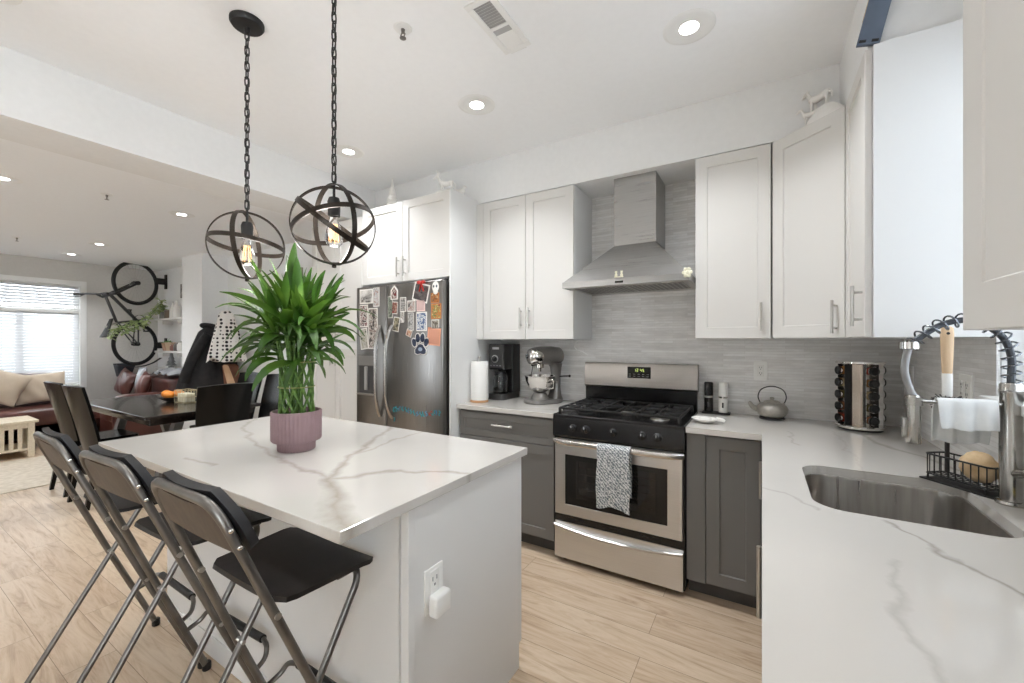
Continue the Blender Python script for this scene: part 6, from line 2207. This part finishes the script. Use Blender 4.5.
W(r).box(-7.95, -7.74, 2.9165, 2.919, 2.08, 2.26).build('image', scrap_mat('shelf_picture', 'photo', [srgb(70, 66, 62), srgb(150, 146, 140), srgb(104, 98, 92), srgb(196, 192, 186)], 12), r)


def potted(x, y, z, q, h, m, label, lm, nleaf=14, L=.09):
    r_ = thing('potted_plant', label, 'potted plant', (x, y, z))
    MB().lathe([(0, 0), (q * .72, 0), (q, h), (q * 1.06, h), (q * 1.06, h * 1.0 + .004), (q * .9, h + .003), (q * .86, h * .86), (0, h * .85)], n=20).build('pot', m, r_, sm=50)
    b_ = MB()
    for k_ in range(nleaf):
        a = rnd.uniform(0, 2 * pi)
        el = rnd.uniform(.3, 1.4)
        leaf(b_, (0, 0, h * .86), Vector((cos(a) * cos(el), sin(a) * cos(el), sin(el))), L * rnd.uniform(.7, 1.2), .016, .8, rnd.uniform(-1, 1), 4)
    b_.build('leaves', lm, r_, sm=60, recalc=False)


TC = mottled('terracotta', srgb(168, 132, 108), srgb(188, 152, 128), 14, .8)
potted(-8.24, 2.83, S2, .060, .12, TC, 'terracotta pot with short green leaves on the middle shelf nearest the bicycle', LF3)
potted(-8.09, 2.83, S2, .068, .13, mottled('sand_pot', srgb(196, 170, 142), srgb(210, 188, 162), 14, .8), 'sandy beige pot with sparse leaves, second from the bicycle on the middle shelf', LF3, 8, .06)
for (x, h_, lab, c_) in ((-7.95, .10, 'reddish jar on the middle shelf between the sandy pot and the dark jar', srgb(128, 86, 78)), (-7.82, .12, 'squat dark jar on the middle shelf near the pier', srgb(84, 78, 76)), (-7.69, .14, 'white jar at the pier end of the middle shelf', srgb(216, 213, 208))):
    r = thing('jar', lab, 'jar', (x, 2.83, S2))
    MB().lathe([(0, 0), (.045, 0), (.055, .02), (.055, h_ * .7), (.04, h_ * .85), (.04, h_ * .9), (0, h_ * .9)], n=20).build('jar_body', mat('jar_' + lab[:6], c_, .45), r, sm=50)
    MB().lathe([(0, h_ * .905), (.044, h_ * .905), (.044, h_), (.01, h_ + .006), (0, h_ + .012)], n=20).build('jar_lid', mat('jar_lid_' + lab[:6], tuple(k_ * .8 for k_ in c_), .45), r)
r = thing('tree_ornament', 'little grey pine-tree ornament on the lowest shelf above the sofa', 'ornament', (-8.05, 2.83, S3))
prof = [(0, .02), (.015, .02), (.015, .03)]
for k in range(4):
    prof += [(.075 - k * .016, .03 + k * .05), (.03 - k * .005, .085 + k * .05)]
prof += [(0, .26)]
MB().lathe(prof, n=16).build('tree_body', mottled('pewter', srgb(120, 120, 122), srgb(150, 150, 152), 20, .4, .4), r, sm=20)
MB().lathe([(0, 0), (.04, 0), (.038, .019), (0, .0195)], n=16).build('base', mat('pewter_base', srgb(110, 110, 112), .5), r)
# tapered dark planter fixed on the far wall, by the corner
r = thing('wall_planter', 'dark slate tapered planter on the far wall under the bicycle', 'planter', (-8.80, 2.47, .80))
b = W(r)
lo, hi = rrect(-8.895, -8.76, 2.40, 2.55, .012, 3), rrect(-8.905, -8.72, 2.36, 2.60, .014, 3)
n = len(lo)
hi2 = rrect(-8.895, -8.73, 2.37, 2.59, .012, 3)
b.add([(x, y, .80) for x, y in lo] + [(x, y, 1.01) for x, y in hi] + [(x, y, 1.01) for x, y in hi2] + [(x, y, .96) for x, y in hi2],
      [(i * n + j, i * n + (j + 1) % n, (i + 1) * n + (j + 1) % n, (i + 1) * n + j) for i in range(3) for j in range(n)] + [tuple(range(n - 1, -1, -1)), tuple(3 * n + j for j in range(n))])
b.build('planter_body', mottled('slate', srgb(52, 58, 66), srgb(68, 74, 82), 12, .6), r, sm=40)
# small picture on the wall beside the pantry
r = thing('wall_picture', 'small pale framed picture on the wall behind the bamboo leaves', 'picture', (-4.82, WY, 2.14))
W(r).box(-4.93, -4.70, 2.918, WY - .0005, 2.03, 2.25, .003).build('frame', mat('gilt_grey', srgb(150, 140, 122), .5), r)
W(r).box(-4.915, -4.715, 2.9165, 2.919, 2.045, 2.235).build('image', scrap_mat('small_picture', 'photo', [srgb(196, 190, 176), srgb(130, 124, 110), srgb(214, 210, 200)], 9), r)
